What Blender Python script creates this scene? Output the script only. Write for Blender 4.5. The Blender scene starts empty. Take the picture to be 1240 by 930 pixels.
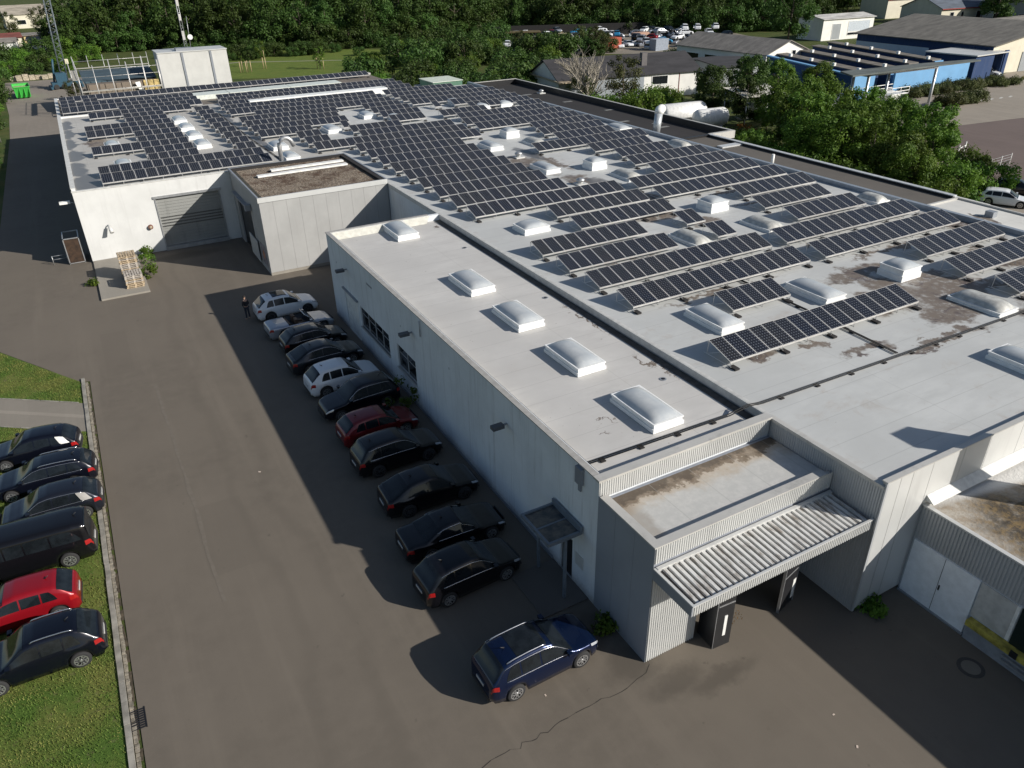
import bpy, math, random
from mathutils import Vector, Matrix
R = random.Random(7)
sc = bpy.context.scene
col = sc.collection
rad = math.radians

# ------------------------------------------------------------------ node helpers
class NT:
    def __init__(s, name):
        s.m = bpy.data.materials.new(name); s.m.use_nodes = True
        s.t = s.m.node_tree; s.b = s.t.nodes['Principled BSDF']
    def n(s, typ, ins=None, **kw):
        nd = s.t.nodes.new(typ)
        for k, v in kw.items(): setattr(nd, k, v)
        for k, v in (ins or {}).items():
            s.put(nd.inputs[k], v)
        return nd
    def put(s, sock, v):
        if isinstance(v, bpy.types.NodeSocket): s.t.links.new(v, sock)
        else:
            if isinstance(v, tuple) and len(v) == 3 and sock.type == 'RGBA': v = (*v, 1)
            sock.default_value = v
    def math(s, op, a, b=0.0, c=0.0, clamp=False):
        nd = s.t.nodes.new('ShaderNodeMath'); nd.operation = op; nd.use_clamp = clamp
        s.put(nd.inputs[0], a); s.put(nd.inputs[1], b); s.put(nd.inputs[2], c)
        return nd.outputs[0]
    def coord(s, kind='Object'):
        return s.n('ShaderNodeTexCoord').outputs[kind]
    def noise(s, vec, scale, detail=4, rough=.55, dist=0.0, out=0):
        return s.n('ShaderNodeTexNoise', {'Vector': vec, 'Scale': scale, 'Detail': detail, 'Roughness': rough, 'Distortion': dist}).outputs[out]
    def ramp(s, f, a, b, lo=0.0, hi=1.0):
        nd = s.t.nodes.new('ShaderNodeMapRange'); nd.clamp = True; nd.interpolation_type = 'SMOOTHSTEP'
        s.put(nd.inputs[0], f); s.put(nd.inputs[1], a); s.put(nd.inputs[2], b); s.put(nd.inputs[3], lo); s.put(nd.inputs[4], hi)
        return nd.outputs[0]
    def mix(s, f, a, b, mode='MIX'):
        nd = s.t.nodes.new('ShaderNodeMix'); nd.data_type = 'RGBA'; nd.blend_type = mode
        s.put(nd.inputs[0], f); s.put(nd.inputs[6], a); s.put(nd.inputs[7], b)
        return nd.outputs[2]
    def sep(s, vec):
        return s.n('ShaderNodeSeparateXYZ', {'Vector': vec}).outputs
    def scale(s, vec, v):
        return s.n('ShaderNodeMapping', {'Vector': vec, 'Scale': v}).outputs[0]
    def bump(s, h, strength=.3, dist=.02):
        o = s.n('ShaderNodeBump', {'Height': h, 'Strength': strength, 'Distance': dist}).outputs[0]
        s.t.links.new(o, s.b.inputs['Normal'])
    def set(s, color=None, rough=None, metal=None, spec=None, coat=None):
        if color is not None: s.put(s.b.inputs['Base Color'], color)
        if rough is not None: s.put(s.b.inputs['Roughness'], rough)
        if metal is not None: s.put(s.b.inputs['Metallic'], metal)
        if spec is not None: s.put(s.b.inputs['Specular IOR Level'], spec)
        if coat is not None: s.put(s.b.inputs['Coat Weight'], coat); s.b.inputs['Coat Roughness'].default_value = .04
        return s.m

_mc = {}
def plain(name, color, rough=.6, metal=0.0, spec=.5, coat=0.0, var=.12, scale=3.0):
    if name in _mc: return _mc[name]
    t = NT(name); c = t.coord()
    f = t.noise(c, scale, 5, .6)
    dark = tuple(x * (1 - var) for x in color); lite = tuple(min(1, x * (1 + var)) for x in color)
    m = t.set(t.mix(t.ramp(f, .3, .7), dark, lite), rough, metal, spec, coat if coat else None)
    _mc[name] = m
    return m

# ------------------------------------------------------------------ mesh helpers
class MB:
    def __init__(s): s.v = []; s.f = []; s.mi = []; s.sm = []
    def face(s, idx, mi=0, sm=False): s.f.append(tuple(idx)); s.mi.append(mi); s.sm.append(sm)
    def quad(s, a, b, c, d, mi=0, sm=False):
        n = len(s.v); s.v += [tuple(a), tuple(b), tuple(c), tuple(d)]; s.face((n, n+1, n+2, n+3), mi, sm)
    def poly(s, pts, mi=0):
        n = len(s.v); s.v += [tuple(p) for p in pts]; s.face(range(n, n+len(pts)), mi)
    def box(s, x0, x1, y0, y1, z0, z1, mi=0, M=None):
        n = len(s.v)
        P = [(x0,y0,z0),(x1,y0,z0),(x1,y1,z0),(x0,y1,z0),(x0,y0,z1),(x1,y0,z1),(x1,y1,z1),(x0,y1,z1)]
        if M is not None: P = [tuple(M @ Vector(p)) for p in P]
        s.v += P
        for q in ((0,3,2,1),(4,5,6,7),(0,1,5,4),(1,2,6,5),(2,3,7,6),(3,0,4,7)): s.face([n+i for i in q], mi)
    def tube(s, pts, r, seg=6, mi=0, caps=True):
        pts = [Vector(p) for p in pts]; n0 = len(s.v)
        for i, p in enumerate(pts):
            d = (pts[min(i+1, len(pts)-1)] - pts[max(i-1, 0)]).normalized()
            u = d.cross(Vector((0,0,1)) if abs(d.z) < .9 else Vector((1,0,0))).normalized(); w = d.cross(u)
            rr = r[i] if isinstance(r, (list, tuple)) else r
            for k in range(seg):
                a = 2*math.pi*k/seg; s.v.append(tuple(p + (u*math.cos(a) + w*math.sin(a))*rr))
        for i in range(len(pts)-1):
            for k in range(seg):
                a = n0+i*seg+k; b = n0+i*seg+(k+1) % seg; s.face((a, b, b+seg, a+seg), mi, True)
        if caps:
            s.face([n0+k for k in range(seg)][::-1], mi); s.face([n0+(len(pts)-1)*seg+k for k in range(seg)], mi)
    def prism(s, pts, z0, z1, mi=0, mt=None):
        n = len(s.v); k = len(pts)
        s.v += [(x, y, z0) for x, y in pts] + [(x, y, z1) for x, y in pts]
        s.face(range(n, n+k)[::-1], mi); s.face(range(n+k, n+2*k), mi if mt is None else mt)
        for i in range(k): j = (i+1) % k; s.face((n+i, n+j, n+k+j, n+k+i), mi)
    def corr(s, o, u, v, nrm, length, height, pitch=.13, amp=.03, mi=0):
        """trapezoid ribbed sheet: runs along u, extruded along v, ribs stand out along nrm"""
        o, u, v, nrm = Vector(o), Vector(u), Vector(v), Vector(nrm); n0 = len(s.v)
        k = max(1, round(length/pitch)); p = length/k; prof = []
        for i in range(k):
            x = i*p; prof += [(x, 0), (x+p*.3, 0), (x+p*.42, amp), (x+p*.82, amp), (x+p*.97, 0)]
        prof.append((length, 0))
        for x, a in prof:
            q = o + u*x + nrm*a; s.v.append(tuple(q)); s.v.append(tuple(q + v*height))
        for i in range(len(prof)-1):
            a = n0+2*i; s.face((a, a+2, a+3, a+1), mi)
    def build(s, name, mats, parent=None, matrix=None):
        me = bpy.data.meshes.new(name); me.from_pydata(s.v, [], s.f)
        if not isinstance(mats, (list, tuple)): mats = [mats]
        for m in mats: me.materials.append(m)
        me.polygons.foreach_set('material_index', s.mi); me.polygons.foreach_set('use_smooth', s.sm)
        me.update()
        return link(name, me, parent, matrix)
def link(name, me, parent=None, matrix=None):
    o = bpy.data.objects.new(name, me); col.objects.link(o)
    if parent is not None: o.parent = parent
    if matrix is not None: o.matrix_local = matrix
    return o
def tag(o, label=None, cat=None, group=None, kind=None):
    if label: o['label'] = label
    if cat: o['category'] = cat
    if group: o['group'] = group
    if kind: o['kind'] = kind
    return o
def empty(name, loc, rz=0, label=None, cat=None, group=None):
    o = bpy.data.objects.new(name, None); col.objects.link(o)
    o.empty_display_size = .2; o.location = loc; o.rotation_euler = (0, 0, rz)
    return tag(o, label, cat, group)
def copy_tree(o, parent=None):
    c = o.copy(); col.objects.link(c); c.parent = parent
    for ch in list(o.children): copy_tree(ch, c)
    return c
def struct(name, mb, mat): return tag(mb.build(name, mat), kind='structure')
ORD = ['first','second','third','fourth','fifth','sixth','seventh','eighth','ninth','tenth','eleventh','twelfth','thirteenth','fourteenth','fifteenth','sixteenth','seventeenth','eighteenth','nineteenth','twentieth','twenty-first','twenty-second','twenty-third','twenty-fourth','twenty-fifth','twenty-sixth','twenty-seventh','twenty-eighth','twenty-ninth','thirtieth','thirty-first']
NUM = ['zero','one','two','three','four','five','six','seven','eight','nine','ten','eleven','twelve','thirteen','fourteen','fifteen','sixteen','seventeen','eighteen','nineteen','twenty','twenty-one','twenty-two','twenty-three','twenty-four','twenty-five','twenty-six']

# ------------------------------------------------------------------ camera, light, world
def setup():
    yaw, pitch, roll, f = 0.4975932, 0.51727356, 0.02200367, 917.63427
    F = Vector((math.sin(yaw)*math.cos(pitch), math.cos(yaw)*math.cos(pitch), -math.sin(pitch)))
    r = Vector((math.cos(yaw), -math.sin(yaw), 0)); d = F.cross(r)
    r2 = r*math.cos(roll) + d*math.sin(roll); d2 = -r*math.sin(roll) + d*math.cos(roll)
    cam = bpy.data.cameras.new('camera'); co = bpy.data.objects.new('camera', cam); col.objects.link(co)
    M = Matrix((r2, -d2, -F)).transposed().to_4x4(); M.translation = Vector((0, 0, 22.5)); co.matrix_world = M
    cam.sensor_width = 36; cam.lens = 36*f/1240; cam.clip_start = .5; cam.clip_end = 5000
    sc.camera = co
    sc.render.resolution_x = 1024; sc.render.resolution_y = 768
    sd = Vector((1.27, -1.44, 1.0)).normalized(); el = math.asin(sd.z); rot = math.atan2(sd.x, sd.y)
    L = bpy.data.lights.new('sun', 'SUN'); L.energy = SUN; L.angle = rad(.55); L.color = (1.0, .945, .87)
    lo = bpy.data.objects.new('sun', L); col.objects.link(lo); lo.rotation_euler = sd.to_track_quat('Z', 'Y').to_euler(); lo.location = (60, -60, 80)
    w = bpy.data.worlds.new('World'); sc.world = w; w.use_nodes = True; nt = w.node_tree
    bg = nt.nodes['Background']; sky = nt.nodes.new('ShaderNodeTexSky'); sky.sky_type = 'NISHITA'; sky.sun_disc = False
    sky.sun_elevation = el; sky.sun_rotation = rot; sky.altitude = 200; sky.air_density = 1.0; sky.dust_density = 1.0; sky.ozone_density = 1.0
    nt.links.new(sky.outputs[0], bg.inputs[0]); bg.inputs[1].default_value = SKY
    v = sc.view_settings; v.view_transform = 'Standard'; v.look = 'None'; v.gamma = 1; v.exposure = EXPO; v.use_curve_mapping = False
    sc.render.engine = 'CYCLES'; sc.cycles.max_bounces = 6; sc.cycles.diffuse_bounces = 3; sc.cycles.transparent_max_bounces = 6
SUN, SKY, EXPO = 4.6, 0.065, 0.32
setup()

# ------------------------------------------------------------------ materials
def stains(t, c, spots, edge=.25, nscale=.9, namp=1.6):
    """union of noise-warped round blots; returns 0..1"""
    w = t.noise(c, nscale, 5, .65, out=1)
    wv = t.n('ShaderNodeVectorMath', {0: w, 1: (.5, .5, .5)}, operation='SUBTRACT').outputs[0]
    wv = t.n('ShaderNodeVectorMath', {0: wv, 3: namp*2}, operation='SCALE').outputs[0]
    p = t.n('ShaderNodeVectorMath', {0: c, 1: wv}, operation='ADD').outputs[0]
    acc = None
    for (x, y, rx, ry) in spots:
        q = t.n('ShaderNodeVectorMath', {0: p, 1: (x, y, 0)}, operation='SUBTRACT').outputs[0]
        q = t.n('ShaderNodeVectorMath', {0: q, 1: (1/rx, 1/ry, 0)}, operation='MULTIPLY').outputs[0]
        l = t.n('ShaderNodeVectorMath', {0: q}, operation='LENGTH').outputs[1]
        m = t.ramp(l, 1+edge, 1-edge)
        acc = m if acc is None else t.math('MAXIMUM', acc, m)
    return acc

def mat_asphalt(name, base=(.136,.117,.094), spots=(), tracks=False):
    t = NT(name); c = t.coord()
    big = t.noise(c, .12, 4, .6); mid = t.noise(c, 1.3, 5, .6); fine = t.noise(c, 38, 3, .7)
    k = lambda f: tuple(x*f for x in base)
    a = t.mix(t.ramp(big, .35, .65), k(.92), k(1.10))
    a = t.mix(t.ramp(mid, .3, .75), a, k(1.06)); a = t.mix(t.math('MULTIPLY', t.ramp(fine, .55, .8), .5), a, k(1.9))
    fine2 = t.noise(t.scale(c, (1, .05, 1)), .7, 5, .62)
    a = t.mix(t.math('MULTIPLY', t.ramp(fine2, .48, .72), .55), a, k(1.26))
    if tracks:
        s = t.sep(c); wob = t.math('MULTIPLY', t.math('SUBTRACT', t.noise(c, .09, 3, .5), .5), 5.0)
        for x0 in (2.4, 4.1):
            d = t.math('ABSOLUTE', t.math('SUBTRACT', t.math('ADD', s[0], wob), x0)); a = t.mix(t.math('MULTIPLY', t.ramp(d, .45, .05), .16), a, k(.62))
        # repaired rectangles of another tone
        for (px_, py_, hx, hy, tone) in ((1.2, 29.5, 1.1, 2.6, .90), (5.0, 41.5, .9, 1.6, 1.12), (-1.5, 52, .8, 3.5, .9), (2.5, 15.0, 1.6, 1.0, .9), (16.5, 9.0, 1.8, .8, 1.1)):
            dx = t.math('SUBTRACT', hx, t.math('ABSOLUTE', t.math('SUBTRACT', s[0], px_))); dy = t.math('SUBTRACT', hy, t.math('ABSOLUTE', t.math('SUBTRACT', s[1], py_)))
            m_ = t.ramp(t.math('ADD', t.math('MINIMUM', dx, dy), t.math('MULTIPLY', t.math('SUBTRACT', mid, .5), .25)), -.03, .03); a = t.mix(t.math('MULTIPLY', m_, .35), a, k(tone))
        oil = t.noise(c, 2.3, 3, .5); a = t.mix(t.math('MULTIPLY', t.ramp(oil, .70, .76), .45), a, k(.55))
        chips = t.noise(c, 14, 2, .5); a = t.mix(t.math('MULTIPLY', t.ramp(chips, .74, .78), .5), a, k(1.8))
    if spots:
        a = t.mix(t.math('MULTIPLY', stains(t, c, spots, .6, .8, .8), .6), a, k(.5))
    t.bump(fine, .25, .01)
    return t.set(a, .88, 0, .35)

def mat_membrane(name, base=(.50,.51,.50), dirt=(.155,.125,.10), spots=(), seam=1.05, ax=0, gen=.5, wet=()):
    t = NT(name); c = t.coord(); s = t.sep(c)
    k = lambda f: tuple(x*f for x in base)
    big = t.noise(c, .25, 5, .6); mid = t.noise(t.scale(c, (1, .3, 1) if ax == 0 else (.3, 1, 1)), 1.6, 5, .65)
    a = t.mix(t.ramp(big, .3, .7), k(.9), k(1.06)); a = t.mix(t.ramp(mid, .35, .8), a, k(.9))
    # seams of the sheets
    q = t.math('FRACT', t.math('DIVIDE', s[ax], seam)); l = t.ramp(t.math('ABSOLUTE', t.math('SUBTRACT', q, .5)), .482, .497)
    a = t.mix(t.math('MULTIPLY', l, .5), a, k(.62))
    q2 = t.math('FRACT', t.math('DIVIDE', s[1-ax], 9.3)); l2 = t.ramp(t.math('ABSOLUTE', t.math('SUBTRACT', q2, .5)), .4965, .4995)
    a = t.mix(t.math('MULTIPLY', l2, .3), a, k(.6))
    # dirt specks and general grime
    g = t.noise(c, .55, 6, .7, .6); a = t.mix(t.math('MULTIPLY', t.ramp(g, .55, .78), gen), a, tuple(d*2.2 for d in dirt))
    sp = t.noise(c, 4.5, 3, .5); a = t.mix(t.math('MULTIPLY', t.ramp(sp, .72, .78), .55), a, dirt)
    if spots:
        m = stains(t, c, spots); n = t.noise(c, 2.2, 6, .7)
        a = t.mix(t.math('MULTIPLY', m, t.ramp(n, .28, .52, .3, .95)), a, dirt); n3 = t.noise(c, .9, 5, .75, 1.2); a = t.mix(t.math('MULTIPLY', m, t.ramp(n3, .5, .64, 0, .85)), a, (.085,.068,.07))
    if wet:
        m = stains(t, c, wet, .15, .5, 1.2)
        a = t.mix(t.math('MULTIPLY', m, .85), a, (.10, .10, .105))
        t.put(t.b.inputs['Roughness'], t.math('SUBTRACT', .62, t.math('MULTIPLY', m, .25)))
        return t.set(a, None, 0, .4)
    return t.set(a, .62, 0, .35)

def mat_wall(name, base=(.72,.72,.69), streak=.35, rough=.8, dirt=(.25,.24,.22), foot=0.0):
    t = NT(name); c = t.coord(); s = t.sep(c)
    v = t.scale(c, (1, 1, .07)); f = t.noise(v, 2.4, 6, .7); b = t.noise(c, .5, 4, .6); fi = t.noise(c, 9, 4, .6)
    k = lambda q: tuple(x*q for x in base)
    a = t.mix(t.ramp(b, .3, .7), k(.93), k(1.04)); a = t.mix(t.math('MULTIPLY', t.ramp(f, .50, .80), streak), a, dirt); f3 = t.noise(t.scale(c, (1, 1, .03)), 7, 4, .6); a = t.mix(t.math('MULTIPLY', t.math('MULTIPLY', t.ramp(f3, .58, .74), t.ramp(b, .4, .65)), min(1, streak*.6)), a, dirt)
    a = t.mix(t.math('MULTIPLY', t.ramp(fi, .66, .8), streak*.6), a, dirt)
    if foot:
        z = t.math('ADD', s[2], t.math('MULTIPLY', t.math('SUBTRACT', fi, .5), .6))
        a = t.mix(t.math('MULTIPLY', t.ramp(z, foot, 0.0), .6), a, dirt)
    t.bump(fi, .15, .01)
    return t.set(a, rough, 0, .3)

def mat_metal_sheet(name, base=(.50,.51,.51), rough=.42, dirt=.25):
    t = NT(name); c = t.coord(); f = t.noise(t.scale(c, (1, 1, .15)), 1.7, 5, .7); b = t.noise(c, .4, 3, .5)
    k = lambda q: tuple(x*q for x in base)
    a = t.mix(t.ramp(b, .3, .7), k(.94), k(1.05)); a = t.mix(t.math('MULTIPLY', t.ramp(f, .5, .8), dirt), a, k(.45))
    return t.set(a, rough, .15, .45)

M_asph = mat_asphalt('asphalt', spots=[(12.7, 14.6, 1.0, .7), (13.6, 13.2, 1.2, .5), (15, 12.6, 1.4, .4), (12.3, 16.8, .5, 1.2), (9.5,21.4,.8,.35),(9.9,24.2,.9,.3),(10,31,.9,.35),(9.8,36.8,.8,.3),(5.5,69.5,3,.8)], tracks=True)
M_road = mat_asphalt('road_asphalt', (.21,.185,.155))
M_drive = mat_asphalt('driveway_asphalt', (.21,.19,.16))
M_yard = mat_asphalt('yard_asphalt', (.26,.23,.19)); M_yard2 = mat_asphalt('yard_patch_asphalt', (.13,.10,.09))
M_gravel_ground = mat_asphalt('stony_ground', (.2,.18,.145))
M_main = mat_membrane('main_roof_membrane', spots=[(38.4,21.2,2.4,1.5),(40.6,22.6,1.6,1.0),(37,24.4,1.2,1.4),(35.2,23.6,1.4,.8),(38.8,22,2.6,1.8),(36.5,20.2,1.8,.9),(34.5,22.6,1.6,1.0),(37.2,26.5,2.6,.8),(41.5,17.5,2.2,1),(44,19,3,1.2),(47,23,2,1),(50.2,29,1.3,3),(40,24.2,1.6,.7),(42,21.5,1.4,.5),(44.5,16.8,1.5,.5),(41,31.2,3,.35),(46,34.2,2.5,.3),(43,28.2,4,.3),(47.5,25.3,2.5,.3),(30,37.5,2,.25),(27.5,34.7,2.5,.25),(29,28.5,4,.25),(31,31.5,4,.22),(44,40,3,.3),(44,43.2,4,.3),(36.5,38.5,1.3,1.2),(34.5,41.5,1.6,1.2),(35.4,51.5,1.2,3),(36.6,46,1,1.6),(34.6,60,1.3,3),(36.7,60,.6,4),(25,22,.8,.5),(30,19.8,1.6,.4),(46,15.5,3,1.2),(33.5,18.6,3,.3),(28,21.5,.5,.4)], gen=.5, ax=1, seam=1.5, wet=[(35.6,45.5,.9,1.8),(36.4,50.5,1.0,2.2),(34.6,57,.9,2.4),(36.6,63,.7,3),(46.5,19.5,1.5,.4)])
M_low = mat_membrane('wing_roof_membrane', (.52,.51,.49), spots=[(20.8,24,.12,1.5),(20.9,30,.1,2),(20.8,48.8,.35,.5),(15.3,20.6,.25,.06),(15.9,21.4,.3,.05)], gen=.12, ax=1, seam=1.5)
M_brick = plain('red_brick', (.2,.08,.05))
M_hallroof = mat_membrane('hall_roof_membrane', (.46,.45,.42), (.20,.16,.12), spots=[(1.5,92,1,3)], gen=.35, wet=[(-.6,75.0,1.3,3.2),(-1.0,80.5,.9,3.0),(-.9,87,.9,2.8),(-1.1,93,.7,3),(-1.1,99,.6,3),(-1.1,105,.7,3),(16.2,84,.5,4),(15.8,100,.5,8)], ax=1, seam=1.5)
M_backroof = mat_membrane('rear_hall_roofing', (.17,.145,.12), gen=.4)
M_white = mat_wall('white_render', (.64,.645,.63), .2)
M_side = mat_wall('weathered_white_render', (.70,.73,.75), .5, foot=.6)
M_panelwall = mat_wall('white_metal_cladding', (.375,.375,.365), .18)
M_grey = mat_metal_sheet('grey_sheet_metal', (.44,.455,.465))
M_lgrey = mat_metal_sheet('light_grey_sheet_metal', (.58,.585,.57))
M_dgrey = mat_metal_sheet('dark_grey_sheet_metal', (.27,.29,.32))
M_coping = mat_metal_sheet('coping_metal', (.50,.49,.46), .5, .5)
M_trim = plain('white_trim', (.78,.78,.75), .45)
M_black = plain('black_metal', (.018,.018,.02), .4)
M_rubber = plain('black_rubber', (.02,.02,.02), .7)
M_glass = plain('dark_glass', (.010,.013,.016), .08, 0, .38, var=.3)
M_winframe = plain('grey_window_frame', (.32,.33,.34), .5)
M_steel = plain('galvanised_steel', (.45,.46,.47), .4, .6)
M_alu = plain('aluminium_frame', (.60,.59,.57), .4, .4)
M_wood = plain('pallet_wood', (.42,.33,.22), .85, var=.35, scale=6)
M_wood2 = plain('weathered_pallet_wood', (.42,.38,.33), .85, var=.35, scale=6)
M_conc = mat_asphalt('concrete', (.26,.24,.205))
M_darkbit = mat_asphalt('dark_bitumen', (.028,.026,.026))
M_bit2 = mat_asphalt('grey_bitumen', (.11,.10,.088))
# ================================================================== GROUND, ROADS, GRASS
def mat_grass(name, a=(.06,.11,.018), b=(.15,.15,.04), soil=(.15,.115,.07)):
    t = NT(name); c = t.coord(); big = t.noise(c, .35, 5, .65); mid = t.noise(c, 2.6, 5, .7); fi = t.noise(c, 22, 4, .7)
    x = t.mix(t.ramp(big, .35, .65), a, b); x = t.mix(t.ramp(mid, .55, .75), x, soil)
    x = t.mix(t.math('MULTIPLY', t.ramp(fi, .4, .7), .6), x, tuple(q*1.7 for q in a)); t.bump(fi, .8, .05)
    return t.set(x, .9, 0, .2)
M_grass = mat_grass('lawn_grass')
M_rough = mat_grass('rough_meadow', (.04,.065,.014), (.085,.085,.028), (.07,.06,.035))
M_field = mat_grass('mown_field', (.085,.125,.022), (.12,.145,.03), (.10,.12,.03))

def sheet(name, pts, z, mat):
    mb = MB(); mb.poly([(x, y, z) for x, y in pts]); return struct(name, mb, mat)
sheet('ground', [(-1500,-300),(2500,-300),(2500,3500),(-1500,3500)], -.03, M_rough)
sheet('asphalt_yard', [(-3.3,-25),(70,-25),(70,76),(10.7,76),(-1.0,76),(-1.0,137),(-9.1,137),(-9.1,58),(-8.6,56.6),(-6.9,53.8),(-5.5,51.5),(-3.9,48.75),(-3.3,48.5)], .0, M_asph)
sheet('back_road', [(-9.1,137),(-1.0,137),(5,150),(5,207),(-12,207),(-9.6,160)], .0, M_road)
DS = .735
sheet('driveway', [(-13,42.15+9.24*DS),(-3.76,42.15),(-3.76,45.65),(-13,45.65+9.24*DS)], .034, M_drive)
sheet('driveway_wheel_track', [(-13,43.75+9.24*DS),(-3.76,43.75),(-3.76,44.15),(-13,44.15+9.24*DS)], .038, mat_asphalt('driveway_track', (.25,.225,.19)))
mb = MB(); mb.poly([(-60,-25,.03),(-3.76,-25,.03),(-3.76,43.0,.03),(-60,84,.03)]); struct('lawn', mb, M_grass)
mb = MB(); mb.poly([(-3.76,43.0,.028),(-3.76,48.6,.028),(-5.5,51.4,.028),(-6.9,53.7,.028),(-8.6,56.5,.028),(-12,60,.028),(-30,63,.028)]); struct('lawn_corner', mb, M_grass)
# kerb stones and gutter
mb = MB(); y = -20.0
while y < 48.4:
    dx = R.uniform(-.012, .012); mb.box(-3.76+dx, -3.57+dx, y, y+.985, -.02, .105+R.uniform(-.01,.01)); y += 1.0
struct('kerb', mb, plain('kerb_stone', (.27,.255,.22), .85, var=.3, scale=2))
for nm, y0 in (('driveway_edging', 42.12), ('driveway_edging', 45.68)):
    mb = MB(); x = -30.0
    x = -13.0
    while x < -4.8:
        ya = y0-(x+3.76)*DS; n_ = len(mb.v); mb.box(x, x+.97, ya-.05, ya+.05, -.02, .06)
        for k_ in range(n_, len(mb.v)): v_ = mb.v[k_]; mb.v[k_] = (v_[0], v_[1]-(v_[0]-x)*DS, v_[2])
        x += 1.0
    struct(nm, mb, plain('kerb_stone', (.27,.255,.22)))
mb = MB(); y = -20.0
while y < 48.4:
    for i in range(1):
        x0 = -3.55; w = .13+R.uniform(-.02,.02)
        mb.box(x0, x0+w, y+.01, y+.16+R.uniform(-.01,.01), -.03, .02+R.uniform(-.006,.008))
    y += .185
struct('gutter', mb, plain('gutter_sett', (.24,.215,.17), .9, var=.45, scale=4))
mb = MB(); y = -20.0
while y < 48.0:
    L = R.uniform(.3, 2.2); mb.quad((-3.42,y,.006),(-3.36+R.uniform(-.02,.06),y,.006),(-3.36+R.uniform(-.02,.06),y+L,.006),(-3.42,y+L,.006)); y += L+R.uniform(0,.5)
struct('gutter_dirt', mb, plain('gutter_dirt', (.07,.055,.035), .95, var=.5))
g = empty('drain_grate', (-3.33, 21.1, 0), 0, 'dark rectangular drain grate in the gutter beside the lawn kerb', 'drain grate')
mb = MB()
for i in range(9): mb.box(-.22, .22, -.42+i*.1, -.37+i*.1, 0, .022)
mb.box(-.25,-.22,-.45,.47,0,.028); mb.box(.22,.25,-.45,.47,0,.028); mb.build('bars', M_black, g)
# crack and repair seam in the asphalt
mb = MB(); pts = [(4.6,13.55)]
while pts[-1][0] < 12.4: pts.append((pts[-1][0]+R.uniform(.15,.4), 13.8+R.uniform(-.09,.09)+.03*(pts[-1][0]-9)))
pts += [(12.8,14.0),(13.15,14.25),(13.2,14.4)]
for a, b in zip(pts, pts[1:]):
    w = R.uniform(.004,.014); mb.quad((a[0],a[1]-w,.005),(b[0],b[1]-w,.005),(b[0],b[1]+w,.005),(a[0],a[1]+w,.005))
struct('asphalt_crack', mb, plain('crack_fill', (.02,.018,.016), .9))
def mat_seam():
    t = NT('asphalt_seam'); c = t.coord(); f = t.noise(c, 3, 4, .6)
    return t.set(t.mix(t.ramp(f, .4, .6), (.136,.117,.094), (.150,.130,.105)), .9)
mb = MB(); p = (.15, 46.0); q = [p]
while q[-1][1] > 26: q.append((q[-1][0]+R.uniform(-.03,.05)-.005, q[-1][1]-.8))
for a, b in zip(q, q[1:]):
    w = R.uniform(.05,.11); mb.quad((a[0]-w,a[1],.004),(a[0]+w,a[1],.004),(b[0]+w,b[1],.004),(b[0]-w,b[1],.004))
struct('asphalt_seam', mb, mat_seam())
mh = empty('manhole_cover', (22.95, 8.4, 0), 0, 'round concrete manhole cover in the shaded asphalt by the loading dock', 'manhole cover')
def disc(r, z0, z1, seg=32, mi=0):
    mb = MB(); mb.prism([(r*math.cos(2*math.pi*i/seg), r*math.sin(2*math.pi*i/seg)) for i in range(seg)], z0, z1, mi); return mb
disc(.46, 0, .008).build('ring', plain('worn_iron', (.06,.055,.05), .8), mh); disc(.32, 0, .014).build('lid', mat_asphalt('manhole_concrete', (.17,.155,.13)), mh)
# litter specks on the asphalt
for i, (x, y, s, cname, colr, lab) in enumerate([(17.2,9.5,.04,'paper','w','small pale scrap of paper near the shade edge'),(16.9,8.3,.05,'paper','w','pinkish scrap of paper nearest the dock shade'),(9.2,15.0,.04,'p','w','tiny white scrap on the asphalt below the blue car'),(3.6,33.5,.06,'p','w','white scrap on the open asphalt lane')]):
    mb = MB(); mb.box(-s, s, -s*.6, s*.6, .0, .012); o = mb.build('paper_scrap', plain('litter_paper', (.6,.5,.42)))
    o.location = (x, y, .002); o.rotation_euler = (0,0,i*.8); tag(o, lab, 'litter')

# lawn blades in the part of the lawn that is seen (ground cover nobody could count)
def blades(name, areas, n, h, mat, label):
    mb = MB(); rr = random.Random(11)
    tot = sum((x1-x0)*(y1-y0) for x0, x1, y0, y1 in areas)
    for x0, x1, y0, y1 in areas:
        for _ in range(int(n*(x1-x0)*(y1-y0)/tot)):
            x = rr.uniform(x0, x1); y = rr.uniform(y0, y1)
            if 42.05-(x+3.76)*.735 < y < 45.75-(x+3.76)*.735: continue
            if y > 48.6 and (x+3.76) > -(y-48.6)*.62-.1: continue
            d = math.sin(x*1.7+y*.6)+math.sin(y*1.9-x)+rr.uniform(-1.6,1.6)
            if d < -1.2: continue
            a = rr.uniform(0, 6.28); w = rr.uniform(.012,.03); hh = h*rr.uniform(.4,1.3); lx = rr.uniform(-.06,.06); ly = rr.uniform(-.06,.06)
            k = len(mb.v); mb.v += [(x-w*math.cos(a), y-w*math.sin(a), .02), (x+w*math.cos(a), y+w*math.sin(a), .02), (x+lx, y+ly, .02+hh)]
            mb.face((k, k+1, k+2))
    return tag(mb.build(name, mat), label, 'grass', kind='stuff')
def mat_blade():
    t = NT('grass_blades'); c = t.coord(); f = t.noise(c, .8, 4, .6); g2 = t.noise(c, 30, 2, .5)
    x = t.mix(t.ramp(f, .35, .65), (.07,.135,.018), (.20,.195,.055)); x = t.mix(t.ramp(g2, .4, .7), x, (.075,.12,.025))
    return t.set(x, .8, 0, .25)
M_blade = mat_blade()
blades('grass_blades', [(-9.5,-3.8,15,57)], 70000, .085, M_blade, 'short patchy lawn grass beside the kerb, green with dry yellow spots')

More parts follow.
